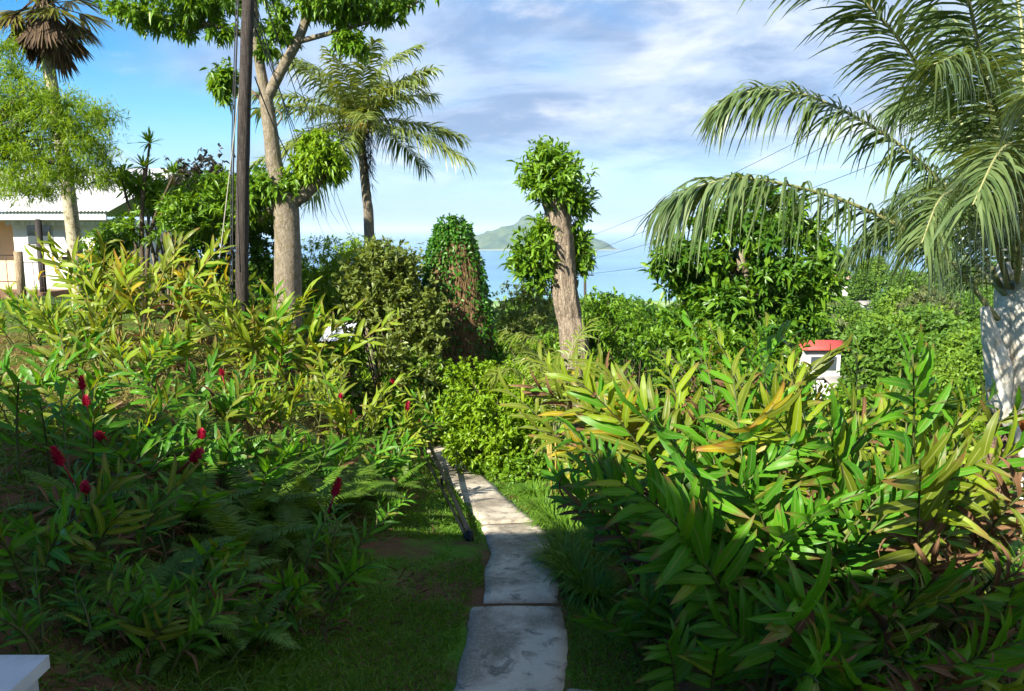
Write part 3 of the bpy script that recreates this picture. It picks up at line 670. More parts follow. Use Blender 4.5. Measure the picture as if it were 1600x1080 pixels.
# right bank
ginger('tall ginger clump with broad green leaves in the middle of the path-side bank', 1180, 5.6, 13, 2.15, .6, PG, (.05, .15), 16, .46, 1)
ginger('ginger clump with long leafy shoots arching over the path edge', 1075, 6.0, 12, 1.5, .42, PG, (-.06, 0), 17, .38, .8)
ginger('ginger clump with sunlit olive crown rising beside the tall palm frond', 1340, 6.1, 14, 2.25, .7, PO, (.15, .1), 15, .46, 1)
ginger('ginger clump with many withered brown leaves beside the ringed palm trunk', 1445, 6.3, 10, 1.45, .55, {'olive': 4, 'dark': 2, 'dry': 3}, (.25, -.1), 14, .40, 4)
ginger('yellow tipped ginger clump behind the green one, top in sun', 1090, 7.6, 13, 2.35, .65, PO, (-.1, .1), 15, .45, .8)
ginger('ginger with bright yellow leaves leaning towards the pollarded trunk', 1000, 8.2, 10, 2.1, .4, {'olive': 4, 'yellow': 2.2, 'lime': 2, 'dry': 1}, (-.22, .05), 15, .42, 1.2)
ginger('low ginger shoots with drooping leaves at the very front by the path', 1110, 4.75, 7, .75, .45, PG, (-.1, -.2), 11, .30, .8)
ginger('front ginger with large hanging single leaves below the tall clump', 1200, 4.75, 6, 1.35, .35, PG, (.1, -.35), 9, .50, 1, bare=.5)
ginger('dark ginger shoots in the shade near the round leaved bush', 1320, 5.0, 8, 1.1, .5, PD, (.1, -.2), 12, .36, 2.4)
ginger('sunlit ginger clump behind the shaded bank, below the red roof', 1230, 8.6, 12, 2.3, .8, PO, (.1, .2), 14, .45, .6)
ginger('small ginger with striped leaves beside the lime shrub', 925, 9.3, 6, 1.15, .3, PL, (-.05, -.05), 12, .36, .8)
ginger('withered brown ginger stalk hanging inside the arching clump', 1048, 5.75, 4, 1.05, .08, {'dry': 1}, (0, 0), 15, .34, 3)
ginger('collapsed brown ginger shoots between olive leaves and the palm', 1425, 5.5, 8, 1.15, .55, {'dry': 5, 'olive': 1}, (.2, -.1), 12, .36, 3)
ginger('lime ginger clump in front of the shed wall', 492, 12.0, 9, 1.35, .45, PL, (.1, 0), 12, .46, .5)
ginger('low ginger with glossy leaves filling the near corner behind the round leaved bush', 1330, 4.55, 8, .85, .5, PG, (0, -.1), 12, .36, 1.4)
ginger('ginger clump crowding the lower picture edge right of the round leaved bush', 1560, 5.3, 9, 1.0, .5, PG, (0, -.1), 12, .38, 1.6)
ginger('leafy ginger at the foot of the arching clump next to the near slab', 1010, 5.2, 6, .75, .2, PG, (.05, -.05), 12, .32, 1.0)
# left bank, in shade
ginger('ginger clump with broad leaves above the white pillar', 40, 4.9, 7, 1.0, .4, {'green': 4, 'olive': 3, 'dark': 2}, (.15, -.2), 11, .36, 1.6)
ginger('ginger with crimson flower spray and brown leaves near the white pillar', 165, 5.3, 8, .95, .45, PG, (.1, -.15), 11, .36, 2.0, 3)
ginger('low bright ginger seedling just above the white pillar corner', 110, 4.25, 5, .55, .25, PG, (.1, -.1), 11, .22, .3)
ginger('ginger with two stacked crimson flowers on the shaded bank', 100, 6.6, 8, 1.15, .5, {'green': 4, 'olive': 3, 'dark': 2}, (.1, -.1), 11, .40, 1.2, 2)
ginger('wide shaded ginger clump at the edge of the picture below the railing', 25, 8.3, 12, 1.5, .8, {'green': 4, 'olive': 3, 'dark': 2}, (.2, -.1), 12, .46, .8, 1)
ginger('ginger with one ragged pink flower over dark ferns', 320, 7.4, 8, 1.05, .5, PD, (.05, -.15), 11, .40, 1.4, 1)
ginger('ginger with a dark red flower standing against the sunny thatch', 345, 9.0, 10, 1.35, .55, PG, (.1, -.05), 12, .44, .6, 1)
ginger('dark upright ginger silhouetted before the sunny thatch', 105, 10.6, 6, 1.25, .35, PD, (0, 0), 8, .52, .3)
ginger('ginger with a flat red flower between the ferns', 225, 6.9, 6, .85, .4, PG, (.1, -.15), 10, .38, 1.2, 1)
ginger('low spreading ginger on the lawn edge with withered lower leaves', 455, 5.55, 7, .62, .35, PG, (.25, -.25), 11, .30, 1.0)
ginger('small ginger with a single upright red flower on the lawn edge', 535, 6.0, 5, .62, .25, PG, (.3, -.15), 9, .28, 1.2, 1)
ginger('bright half sunlit ginger in the middle of the bank', 425, 9.6, 9, 1.35, .45, PL, (.2, 0), 11, .46, .6)
ginger('sunny ginger clump in front of the shed roof with a red flower', 540, 11.0, 11, 1.6, .5, PL, (.15, 0), 12, .44, .6, 1)
ginger('ginger with small scarlet flowers leaning towards the handrail', 600, 11.4, 9, 1.0, .4, PL, (.25, -.05), 11, .38, .8, 2)
ginger('last ginger on the bank with leaves over the handrail top', 632, 13.0, 8, 1.0, .35, PL, (.15, -.05), 11, .36, .6, 1)
ginger('lime ginger tuft lit by sun in front of the thatch', 215, 9.9, 7, 1.15, .35, PL, (.1, 0), 9, .44, .3)
ginger('ginger tuft with broken brown tips low at the front of the lawn', 330, 4.85, 6, .6, .3, PG, (.15, -.15), 11, .28, 1.8)
ginger('small bright ginger right beside the rust coloured heap', 425, 5.0, 5, .45, .22, PG, (.2, -.15), 10, .24, 1.0)
ginger('low leafy ginger between the white pillar and the ferns', 195, 4.45, 6, .6, .3, PG, (.15, -.1), 11, .26, 1.2)
ginger('dark ginger at the foot of the bank among the ferns', 250, 5.4, 6, .75, .4, PD, (.2, -.2), 10, .34, 1.6)
ginger('ginger with arching brown leaf straps in the middle of the ferns', 200, 6.1, 6, .95, .4, PD, (.3, -.1), 9, .40, 3.2)
ginger('shaded ginger clump above the lawn with leaves pointing at the path', 590, 9.0, 7, .9, .4, PD, (.35, -.1), 11, .34, 1.0)
ginger('short ginger tuft lit at its tips beside the rust coloured litter', 575, 7.6, 5, .5, .25, PG, (.25, -.1), 10, .22, .6)
ginger('shaded ginger clump behind the twin flower clump', 165, 7.9, 9, 1.15, .6, PG, (.15, -.1), 11, .42, .8)
ginger('deep green ginger between the thatch and the ferns', 450, 8.2, 7, 1.0, .45, PD, (.2, -.1), 11, .40, 1.0)
# the sunlit yellowish row further back
ginger('sunny lime ginger clump filling the bank below the bungalow lawn', 130, 11.9, 10, 1.35, .6, PL, (.05, 0), 12, .50, .8)
ginger('half shaded ginger clump in front of the golden leaved one', 265, 11.2, 9, 1.15, .5, PL, (.1, 0), 12, .48, 1.2)
ginger('sunlit yellow ginger clump beside the spotted palm trunk', 165, 14.2, 9, 1.65, .5, PY_, (.05, 0), 12, .50, .6, cane='cane')
ginger('large sunlit ginger with golden leaves in the middle of the back row', 225, 13.3, 11, 1.75, .55, PY_, (0, 0), 12, .52, .6, cane='cane')
ginger('sunny ginger with a golden tuft left of the dark pole', 300, 14.8, 8, 1.35, .45, PYY, (0, 0), 12, .48, .6, cane='cane')
ginger('yellow ginger growing round the foot of the dark pole', 372, 13.2, 8, 1.35, .4, PY_, (.05, 0), 12, .48, .8, cane='cane')
ginger('lime ginger clump before the forked tree trunk', 450, 13.4, 13, 1.9, .5, PL, (.05, 0), 12, .50, .6, cane='cane')
ginger('sunny ginger filling the gap in front of the back row', 335, 12.4, 4, .9, .4, PL, (0, 0), 12, .44, .6)
ginger('sunlit ginger at the left edge below the bungalow porch', 60, 13.8, 8, 1.2, .5, PL, (0, 0), 11, .46, .6)
ginger('pale ginger tuft with one upright red flower above the lime shrub', 735, 13.6, 7, 1.75, .3, PL, (0, 0), 11, .36, .4, 1)
ginger('broad leaved ginger beside the pale leaved shrub', 690, 14.2, 5, 1.5, .3, {'green': 1}, (0, -.1), 8, .42, .3)

# ------------------------------------------------------------------ ferns
def fern_frond(L, n, seed, mat, droop=.9):
    rg = np.random.default_rng(seed); t = np.linspace(0, 1, 14); an = .95-droop*1.5*t; y = np.concatenate([[0], np.cumsum(np.cos(an))[:-1]])/14*L; z = np.concatenate([[0], np.cumsum(np.sin(an))[:-1]])/14*L
    C = np.stack([.05*L*np.sin(t*2+seed), y, z], -1); s = np.linspace(.10, .99, n); P = np.stack([np.interp(s, t, C[:, k]) for k in range(3)], -1); T = nrm(np.stack([np.interp(s, t, np.gradient(C[:, k])) for k in range(3)], -1))
    mb = MB(); X = np.array([1.0, 0, 0]); ln = L*.17*np.sin(math.pi*(.16+.84*s)**.8)**.7+.004
    for sg in (-1, 1):
        D = nrm(X*sg + T*.28 + rg.normal(size=(n, 3))*.06); leaves(mb, P, D, nrm(np.cross(X*1.0, T))+rg.normal(size=(n, 3))*.1, ln, L*.022, .18, 0, (.8, 1, .1))
    mb.tube(C, np.linspace(.004, .0015, 14), 4, False); return mb.mesh('frond', M[mat])
FERN = [fern_frond(1, 30, k, 'fern' if k % 2 else 'fernd', .5+.13*k) for k in range(6)]
FERNS = [(250,5.0,.62,'by the white pillar'),(330,5.2,.7,'in front of the rust coloured leaf heap'),(300,6.3,.75,'below the brown leaf straps'),(400,6.9,.8,'with long feathery fronds mid bank'),
 (480,7.2,.75,'above the rust coloured leaf heap'),(540,7.9,.7,'in the middle of the upper fern patch'),(370,6.0,.7,'beside the lower withered stems'),(430,7.9,.8,'under the half sunlit ginger'),(600,8.6,.65,'overhanging the lawn edge'),
 (260,8.3,.8,'in the dark gap under the red flower'),(520,9.2,.75,'catching light at the top of the bank'),(210,4.7,.5,'lowest at the front'),(625,9.6,.5,'below the handrail'),(130,5.9,.7,'at the dark left foot of the bank'),(580,10.0,.65,'below the scarlet flowers'),(335,7.9,.8,'behind the ragged pink flower'),(285,4.6,.5,'low in front beside the small leafy ginger'),(380,4.75,.5,'nearest the lawn at the bottom edge'),(455,6.4,.6,'above the low spreading ginger'),(560,8.6,.6,'overlooking the bare soil patch')]
for px, Y, L, wh in FERNS:
    b = base(px, Y); L *= 1.02; o = thing('fern', b, 'sword fern '+wh, 'fern')
    n = 14
    for k in range(n):
        a = 2*math.pi*k/n+R.normal()*.3; s = L*(.75+.5*R.random()); Mx = Matrix.Translation((0, 0, .02)) @ Matrix.Rotation(a, 4, 'Z') @ Matrix.Rotation(R.normal()*.2, 4, 'X') @ Matrix.Scale(s, 4); ob('frond', FERN[R.integers(0, 6)], o, None, Mx)

# ------------------------------------------------------------------ grass, thatch, litter (uncountable)
def blades(name, mat, pts, h, w, label, cat, lean=.5, prof=(1, .8, .05), bend=.4):
    n = len(pts); D = nrm(rv(n)*[lean, lean, .25]+Zv); mb = MB(); hh = h*(.5+R.random(n))
    leaves(mb, pts, D, nrm(rv(n)*[1, 1, .2]), hh, w, bend*(.3+1.4*R.random(n)), 0, prof); o = mb.build(name, M[mat]); tag(o, label, cat, kind='stuff'); return o
def scatter(n, x0, x1, y0, y1, keep):
    x = R.uniform(x0, x1, n); y = R.uniform(y0, y1, n); m = keep(x, y); x, y = x[m], y[m]; return np.stack([x, y, g(x, y)-.004], -1)
def on_path(x, y):
    L = np.interp(y, [4, 5, 6.1, 6.12, 8.4, 8.6, 15.6], [-.40, -.40, -.32, -.24, -.36, -.40, -2.0]); Q = np.interp(y, [4, 5, 6.1, 6.12, 8.2, 8.6, 15.6], [.36, .40, .42, .42, .34, .06, -1.25]); return (x > L-.01) & (x < Q+.01)
def lawn(x, y):
    u = x-xpath(y); lim = np.interp(y, [4, 6, 8, 10, 15], [-2.3, -1.7, -1.35, -1.2, -1.2]); rl = np.interp(y, [4, 6, 8, 12, 15], [1.1, .9, 1.5, 1.9, 1.5])
    bare = vnoise(x*1.1, y*1.1, 8)*.6+vnoise(x*3, y*3, 1)*.4
    return (u > lim-.5*R.random(len(x))) & (u < rl) & ~on_path(x, y) & ((bare < .52+.25*(R.random(len(x))-.3)) | (y > 8.5))
near = scatter(170000, -3.4, 2.2, 4.2, 8.6, lawn); blades('lawn_grass', 'grass', near, .060, .008, 'short lawn grass with bare soil patches on both sides of the path', 'grass', .6)
farl = scatter(60000, -4, 2.5, 8.6, 16, lawn); blades('sunny_grass', 'grass', farl, .075, .010, 'sunlit longer grass beside the steep path', 'grass', .6)
edge = scatter(60000, -2.2, .8, 4.2, 15.5, lambda x, y: ~on_path(x, y) & (on_path(x+.07, y) | on_path(x-.07, y)) & (vnoise(x*2, y*2.5, 3) > .25))
blades('path_edge_grass', 'grass', edge, .10, .009, 'longer grass fringing the edges of the concrete path', 'grass', .9, bend=.8)
bank = lambda x, y: (x-xpath(y) < -1.3-.4*R.random(len(x))) & (vnoise(x*.8, y*.8, 6) > .22)
blades('dry_thatch_grass', 'thatch', scatter(26000, -10, -1.2, 8.5, 15.5, bank), .30, .012, 'dry tangled straw and grass over the sunny top of the bank', 'grass', 1.1, bend=.9)
blades('shaded_undergrowth', 'fernd', scatter(16000, -6, -1.2, 3.6, 9, bank), .26, .014, 'dark tangled undergrowth between the ginger and ferns', 'undergrowth', 1.0, bend=.8)
rb = lambda x, y: (x-xpath(y) > 1.0+.5*R.random(len(x)))
blades('fallen_ginger_straw', 'litter', scatter(9000, .9, 6, 4.2, 9, rb), .34, .014, 'brown fallen leaf straps under the shaded ginger bank', 'leaf litter', 1.6, bend=.9)
blades('bank_weeds', 'fernd', scatter(12000, .9, 6, 4.0, 8.5, rb), .22, .014, 'green weeds under the shaded ginger bank', 'undergrowth', 1.0, bend=.8)
blades('valley_grass', 'grass', scatter(40000, .5, 16, 8.5, 26, rb), .22, .022, 'bright sunlit grass on the slope beyond the ginger bank', 'grass', .9, bend=.7)
blades('house_lawn', 'grass', scatter(14000, -17, -5, 15.5, 24, lambda x, y: x < -4), .10, .016, 'sunny lawn in front of the bungalow', 'grass', .7)
blades('brown_leaf_litter', 'litter', scatter(9000, -5, -.7, 4, 9, lambda x, y: (x-xpath(y) < -.75) & (vnoise(x*1.4, y*1.4, 4) > .5)), .10, .016, 'dry brown leaves and straw scattered under the left bank', 'leaf litter', 2.4, bend=.6)
def litter_heap():
    c = hit(375, 950); P = c + R.normal(size=(1500, 3))*[.28, .25, .02]; P[:, 2] = g(P[:, 0], P[:, 1])+.20*np.exp(-((P[:, 0]-c[0])**2+(P[:, 1]-c[1])**2)/.10)*R.random(1500)
    b = np.array(c); mb = MB(); leaves(mb, P-b, rv(1500)*[1, 1, .5], rv(1500), .11, .028, .3, .3); o = mb.build('dead_fern_heap', M['litter']); o.location = b
    tag(o, 'heap of curled rust brown dead fronds below the ferns', 'leaf litter', kind='stuff')
litter_heap()
def tuft(px, py, h, n, label):
    b = hit(px, py); o = thing('grass_tuft', b, label, 'grass tuft', 'long bladed tufts beside the path'); a = R.random(n)*6.28; P = np.stack([.14*np.cos(a)*R.random(n), .14*np.sin(a)*R.random(n), np.full(n, -.02)], -1)
    D = nrm(np.stack([np.cos(a), np.sin(a), 1.2+1.2*R.random(n)], -1)); mb = MB(); leaves(mb, P, D, nrm(np.stack([np.cos(a)*-1, -np.sin(a), np.full(n, .6)], -1)), h*(.6+.7*R.random(n)), .015, .75*(.5+R.random(n)), .0, (.8, 1, .8, .5, .05)); mb.build('foliage', M['tuft'], o)
for k, (px, py, h, lab) in enumerate(((868,822,.42,'at the end of the level slab in sun'),(893,842,.45,'behind the level slab corner'),(878,880,.42,'overhanging the slab notch'),(903,905,.42,'below the notch against the ginger'),(852,800,.36,'lit one nearest the steep slab'),(915,868,.45,'half hidden under the arching ginger'),(925,930,.34,'lowest one by the near slab'),(835,775,.32,'small one above the steep slab'))):
    tuft(px, py, h*1.25, 300, 'long bladed grass tuft '+lab)

# ------------------------------------------------------------------ shrubs and small trees
shrub('lime_shrub', 'round bright lime green shrub beside the steep path', 'shrub', 775, 11.9, [(775,655,11.9,82,72),(735,625,11.9,48,45),(825,630,11.7,50,50),(780,610,12,70,38),(760,700,11.6,60,40),(708,640,11.9,28,30),(735,590,12,40,26)], 'lime', 3800, 8, .068, .032, shell=.75, droop=.2, gap=2.2)
shrub('pale_leaved_shrub', 'tall shrub with stiff pale undersided leaves behind the shed', 'shrub', 610, 15.5, [(585,430,15.5,50,50),(620,480,15.5,65,60),(640,560,15,55,60),(560,480,15.5,40,50),(605,410,15.6,45,35),(655,600,14.5,40,40),(670,500,15.2,30,40)], 'olive', 2100, 7, .12, .055, shell=.5, gap=2.0, droop=.1, up=.7)
shrub('shed_bush', 'low bush hiding the shed wall below its silvery roof', 'bush', 525, 15.2, [(520,560,15.2,34,22),(548,550,15.4,24,24),(490,570,15,26,24)], 'mid', 600, 8, .11, .045, shell=.5)
shrub('young_leafy_shrub', 'thin shrub with upright pale shoots before the sea', 'shrub', 655, 16.5, [(650,430,16.5,35,48),(640,460,16.5,35,40)], 'olive', 420, 7, .11, .05, shell=.3, up=.9)
shrub('feathery_bamboo_bush', 'bright fine leaved bush right of the forked trunk', 'bush', 515, 21, [(510,410,21,48,42),(545,430,20.5,42,50),(490,440,21,40,45),(560,400,21,30,32),(600,420,21,40,40)], 'lime', 1900, 8, .13, .032, shell=.6, gap=1.4, droop=.5)
shrub('dark_bush', 'dark green bush behind the dark pole', 'bush', 345, 19, [(345,340,19,60,52),(400,330,19.5,40,60),(420,390,19,35,50),(330,400,18.5,50,40)], 'deep', 1700, 8, .14, .06, shell=.55, gap=1.2)
shrub('whorled_leaf_tree', 'small tree with whorled bright leaves behind the golden ginger', 'tree', 265, 18, [(230,310,18,55,30),(300,330,18,60,30),(270,345,17.8,70,30),(330,300,18.2,40,26),(200,290,18,30,22)], 'mid', 1150, 10, .17, .048, .05, 'bark', 'trunk', shell=.5, up=.7, gap=1.1, skirt=False)
shrub('bronze_shrub', 'airy purple bronze shrub left of the dark pole', 'shrub', 320, 21, [(320,262,21,52,30),(290,285,21,40,28),(350,285,21,35,30)], 'bronze', 520, 7, .11, .06, .035, shell=.2, gap=1.5)
shrub('lower_bush', 'glossy dark shrub beside the pale leaved one', 'shrub', 665, 14.8, [(655,590,14.8,45,40),(690,620,14.5,30,40),(640,640,14.6,40,40)], 'mid', 800, 7, .12, .06, shell=.6)
shrub('sea_view_bush', 'rounded olive bush below the reclaimed flats', 'bush', 822, 27, [(815,490,27,52,44),(790,520,26.5,40,36),(845,470,27,32,28),(850,520,26,40,40)], 'olive', 1500, 8, .14, .05, shell=.65, gap=1)
shrub('pollard_side_bush', 'green bush right of the pollarded trunk base', 'bush', 935, 20, [(930,500,20,42,40),(965,510,20,45,38),(915,530,19.5,40,30)], 'mid', 1300, 8, .13, .05, shell=.65, gap=1.2)
shrub('spiky_dark_tree', 'dark drooping leaved tree left of the broadleaf tree', 'tree', 995, 24, [(990,490,24,32,28),(1010,520,24,40,30),(960,480,25,26,20)], 'deep', 900, 8, .18, .05, shell=.55, gap=1.0, droop=.7)
shrub('round_leaf_bush', 'round leaved dark green bush in the near corner opposite the pillar', 'bush', 1455, 4.75, [(1440,1070,4.75,70,48),(1500,1085,4.75,60,45),(1390,1090,4.7,45,40)], 'deep', 700, 7, .058, .036, .012, shell=.55, up=.6)
shrub('sunny_hedge', 'sunny light green shrubs beyond the ginger, below the hill', 'shrub', 1440, 17, [(1420,670,17,70,36),(1490,690,16.5,60,44),(1370,680,17,50,30),(1540,650,17,45,40)], 'lime', 1700, 8, .13, .05, shell=.65, gap=1.2)
shrub('palm_foot_bush', 'bright bush filling the gap behind the ringed palm trunk', 'bush', 1510, 12, [(1500,760,12,70,60),(1440,770,12,50,40),(1560,720,12.5,40,50)], 'lime', 1500, 8, .10, .04, shell=.6, gap=1.5)
shrub('wide_leaf_shrub', 'sunlit large leaved shrub between ginger tops and hill', 'shrub', 1390, 14, [(1390,640,14,60,30),(1460,630,14.2,50,26),(1330,640,14,40,28)], 'mid', 500, 7, .24, .08, shell=.5, up=.5)
shrub('ridge_bush', 'bush behind the lime shrub at the pollarded trunk', 'bush', 850, 15.5, [(850,560,15.5,45,35),(800,560,16,50,32),(900,575,15,40,35)], 'mid', 1100, 8, .10, .045, shell=.65, gap=1.4)
shrub('shade_bush', 'low dark bush at the foot of the lime shrub', 'bush', 840, 11.2, [(815,735,11.2,55,26),(770,742,11.5,40,22)], 'mid', 500, 7, .075, .038, shell=.6)

shrub('understory_bush', 'leafy bush below the broadleaf tree, above the ginger tops', 'bush', 1130, 12.6, [(1110,545,12.6,70,34),(1180,560,12.6,55,34),(1040,545,13,45,30)], 'mid', 1100, 7, .12, .05, shell=.6, gap=1.4)
# broadleaf tree on the right
def broadleaf():
    Y = 15.0; b = base(1185, Y); o = thing('broadleaf_tree', b, 'large leaved dark green tree under the palm fronds', 'tree')
    bl = [pblob(*q, b) for q in ((1165,302,Y,30,22),(1220,325,15.3,34,22),(1120,345,14.7,36,24),(1180,360,14.6,48,30),(1250,362,15.4,32,22),(1290,395,15.2,26,20),(1060,398,14.4,38,22),(1100,405,14.6,40,24),(1150,415,15.3,45,28),(1210,420,14.6,50,30),(1265,445,15,40,30),(1035,420,14.4,22,16),
        (1075,445,14.8,40,24),(1130,465,14.5,48,28),(1190,480,15,50,30),(1245,500,14.8,38,28),(1090,500,14.6,50,26),(1160,525,14.5,55,30),(1215,545,14.6,38,30),(1310,425,15.2,18,20))]
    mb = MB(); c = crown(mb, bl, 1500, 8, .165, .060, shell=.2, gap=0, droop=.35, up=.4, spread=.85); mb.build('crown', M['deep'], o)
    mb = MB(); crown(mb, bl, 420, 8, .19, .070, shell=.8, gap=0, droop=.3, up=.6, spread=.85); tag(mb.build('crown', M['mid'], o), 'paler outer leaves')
    MB().tube(spline([(0, 0, -.2), (.1, 0, 1.2), np.array(bl[2][:3])*[.6, 1, .9]], 10), np.linspace(.16, .09, 10), 9, rough=.1).build('trunk', M['bark'], o)
    for q in bl:
        s = np.array(bl[2][:3])*[.6, 1, .75]; MB().tube(spline([s, (s+q[:3])/2+[0, 0, .1], q[:3]], 7), np.linspace(.06, .018, 7), 6).build('branch', M['twig'], o)
broadleaf()

# pollarded trunk
def pollard():
    Y = 13.6; b = base(908, Y); o = thing('pollarded_tree', b, 'pollarded furrowed trunk with tufts of fresh leaves, before the sea', 'tree')
    P = spline([np.array([.05, 0, -.3]), W(898, 545, Y)-b, W(884, 470, Y)-b, W(878, 400, Y)-b, W(872, 340, Y)-b, W(868, 312, Y)-b], 30)
    ln = np.linspace(0, 1, 30); rad = pix(19, Y)*(1.12-.18*ln+.18*smooth(.82, 1, ln)); seg = 26
    mb = MB(); th_ = np.linspace(0, 2*math.pi, seg, endpoint=False); V = []
    for k in range(30):
        rr_ = rad[k]*(1+.10*np.sin(th_*7+k*.12)+.06*np.sin(th_*11-k*.2)+.05*R.normal(size=seg)); V.append(P[k]+np.stack([rr_*np.cos(th_), rr_*np.sin(th_), 0*th_], -1))
    V = np.concatenate(V+[P[-1:]+[0, 0, .02]]); k, j = np.meshgrid(np.arange(29), np.arange(seg), indexing='ij')
    mb.add(V, np.stack([k*seg+j, k*seg+(j+1) % seg, (k+1)*seg+(j+1) % seg, (k+1)*seg+j], -1).reshape(-1, 4), [[29*seg+q, 29*seg+(q+1) % seg, 30*seg] for q in range(seg)])
    mb.build('trunk', M['stump'], o)
    for q, n, lab in (([(866,275,Y,46,42),(835,262,Y,22,16),(893,305,Y,26,26),(862,245,Y,28,18),(838,292,13.4,20,18)], 520, 'top tuft'), ([(838,395,Y,36,36),(815,410,Y,20,22),(838,430,Y,24,18),(850,360,Y,22,18)], 330, 'left side tuft'), ([(905,385,13.8,16,40),(908,410,13.8,12,20),(912,325,13.7,12,14)], 150, 'right side tuft')):
        mb = MB(); bl = [pblob(*z, b) for z in q]; c = crown(mb, bl, int(n*.8), 8, .14, .046, shell=.25, up=.45, gap=0, droop=.25, cl=.6); tag(mb.build('crown', M['mid'], o), lab)
        for i in R.integers(0, len(c), 8): MB().tube([P[-1 if lab == 'top tuft' else 18]*[1, 1, 1], c[i]], [.014, .006], 5).build('twig', M['twig'], o)
pollard()

# vine covered stump
def vine_stump():
    Y = 16.5; b = base(718, Y); o = thing('vine_covered_stump', b, 'tall tapering stump smothered in vines and dry stems', 'tree stump')
    top = W(708, 352, Y)-b; H = top[2]; K, seg = 26, 40; s = np.linspace(0, 1, K); th_ = np.linspace(0, 2*math.pi, seg, endpoint=False)
    prof = np.interp(s, [0, .35, .6, .85, 1], [pix(66, Y), pix(58, Y), pix(47, Y), pix(33, Y), pix(17, Y)]); V = []
    for k in range(K):
        rr_ = prof[k]*(1+.10*np.sin(th_*3+s[k]*4)+.07*R.normal(size=seg)); V.append(np.stack([top[0]*s[k]+rr_*np.cos(th_), rr_*np.sin(th_)*.9, np.full(seg, H*s[k]-.2*(1-s[k]))], -1))
    V = np.concatenate(V); k, j = np.meshgrid(np.arange(K-1), np.arange(seg), indexing='ij')
    MB().add(V, np.stack([k*seg+j, k*seg+(j+1) % seg, (k+1)*seg+(j+1) % seg, (k+1)*seg+j], -1).reshape(-1, 4)).build('trunk', M['vinewood'], o)
    V = V.reshape(K, seg, 3)
    mb = MB()
    for i in range(70):
        a = R.normal()*.9-1.35; pts = []
        for q in range(9):
            f = q/8; kk = int((1-f)*(K-1)); aa = a+.35*math.sin(f*5+i)+.45*R.normal()*f; jj = int(aa/(2*math.pi)*seg) % seg; pts.append(V[kk, jj]*[1, 1, 1]+[.015*R.normal(), -.03-.05*R.random(), 0])
        mb.tube(spline(pts, 16), .003+.006*R.random(), 4, False, rnd=R.random())
    tag(mb.build('vines', M['vinewood'], o), 'dry hanging vine stems', kind='stuff')
    n = 16000; kk = R.integers(1, K, n); jj = R.integers(0, seg, n); fr = R.random(n)[:, None]; C0 = V[kk, jj]*fr+V[kk-1, jj]*(1-fr); f2 = R.random(n); C0 = C0*(1-f2[:, None])+(V[kk, (jj+1) % seg]*fr+V[kk-1, (jj+1) % seg]*(1-fr))*f2[:, None]; ang = th_[jj]+f2*2*math.pi/seg
    front = np.exp(-((ang-(2*math.pi-1.2))/.62)**2)*np.clip(1.15-kk/K*.35, 0, 1); m = (R.random(n) > front*.93) | (kk > K-3); C0, ang = C0[m], ang[m]
    o_ = np.stack([np.cos(ang), np.sin(ang), .3+0*ang], -1); P = C0+o_*(.02+.10*R.random(len(C0)))[:, None]; mb = MB(); leaves(mb, P, nrm(o_*.5+rv(len(P))*.6-[0, 0, .4]), nrm(o_+rv(len(P))*.4), .075, .05, .2, .15)
    crown(mb, [pblob(705, 352, Y, 24, 14, b), pblob(690, 372, Y, 16, 22, b)], 160, 8, .08, .05, shell=.3, up=.5); mb.build('foliage', M['vine'], o)
vine_stump()

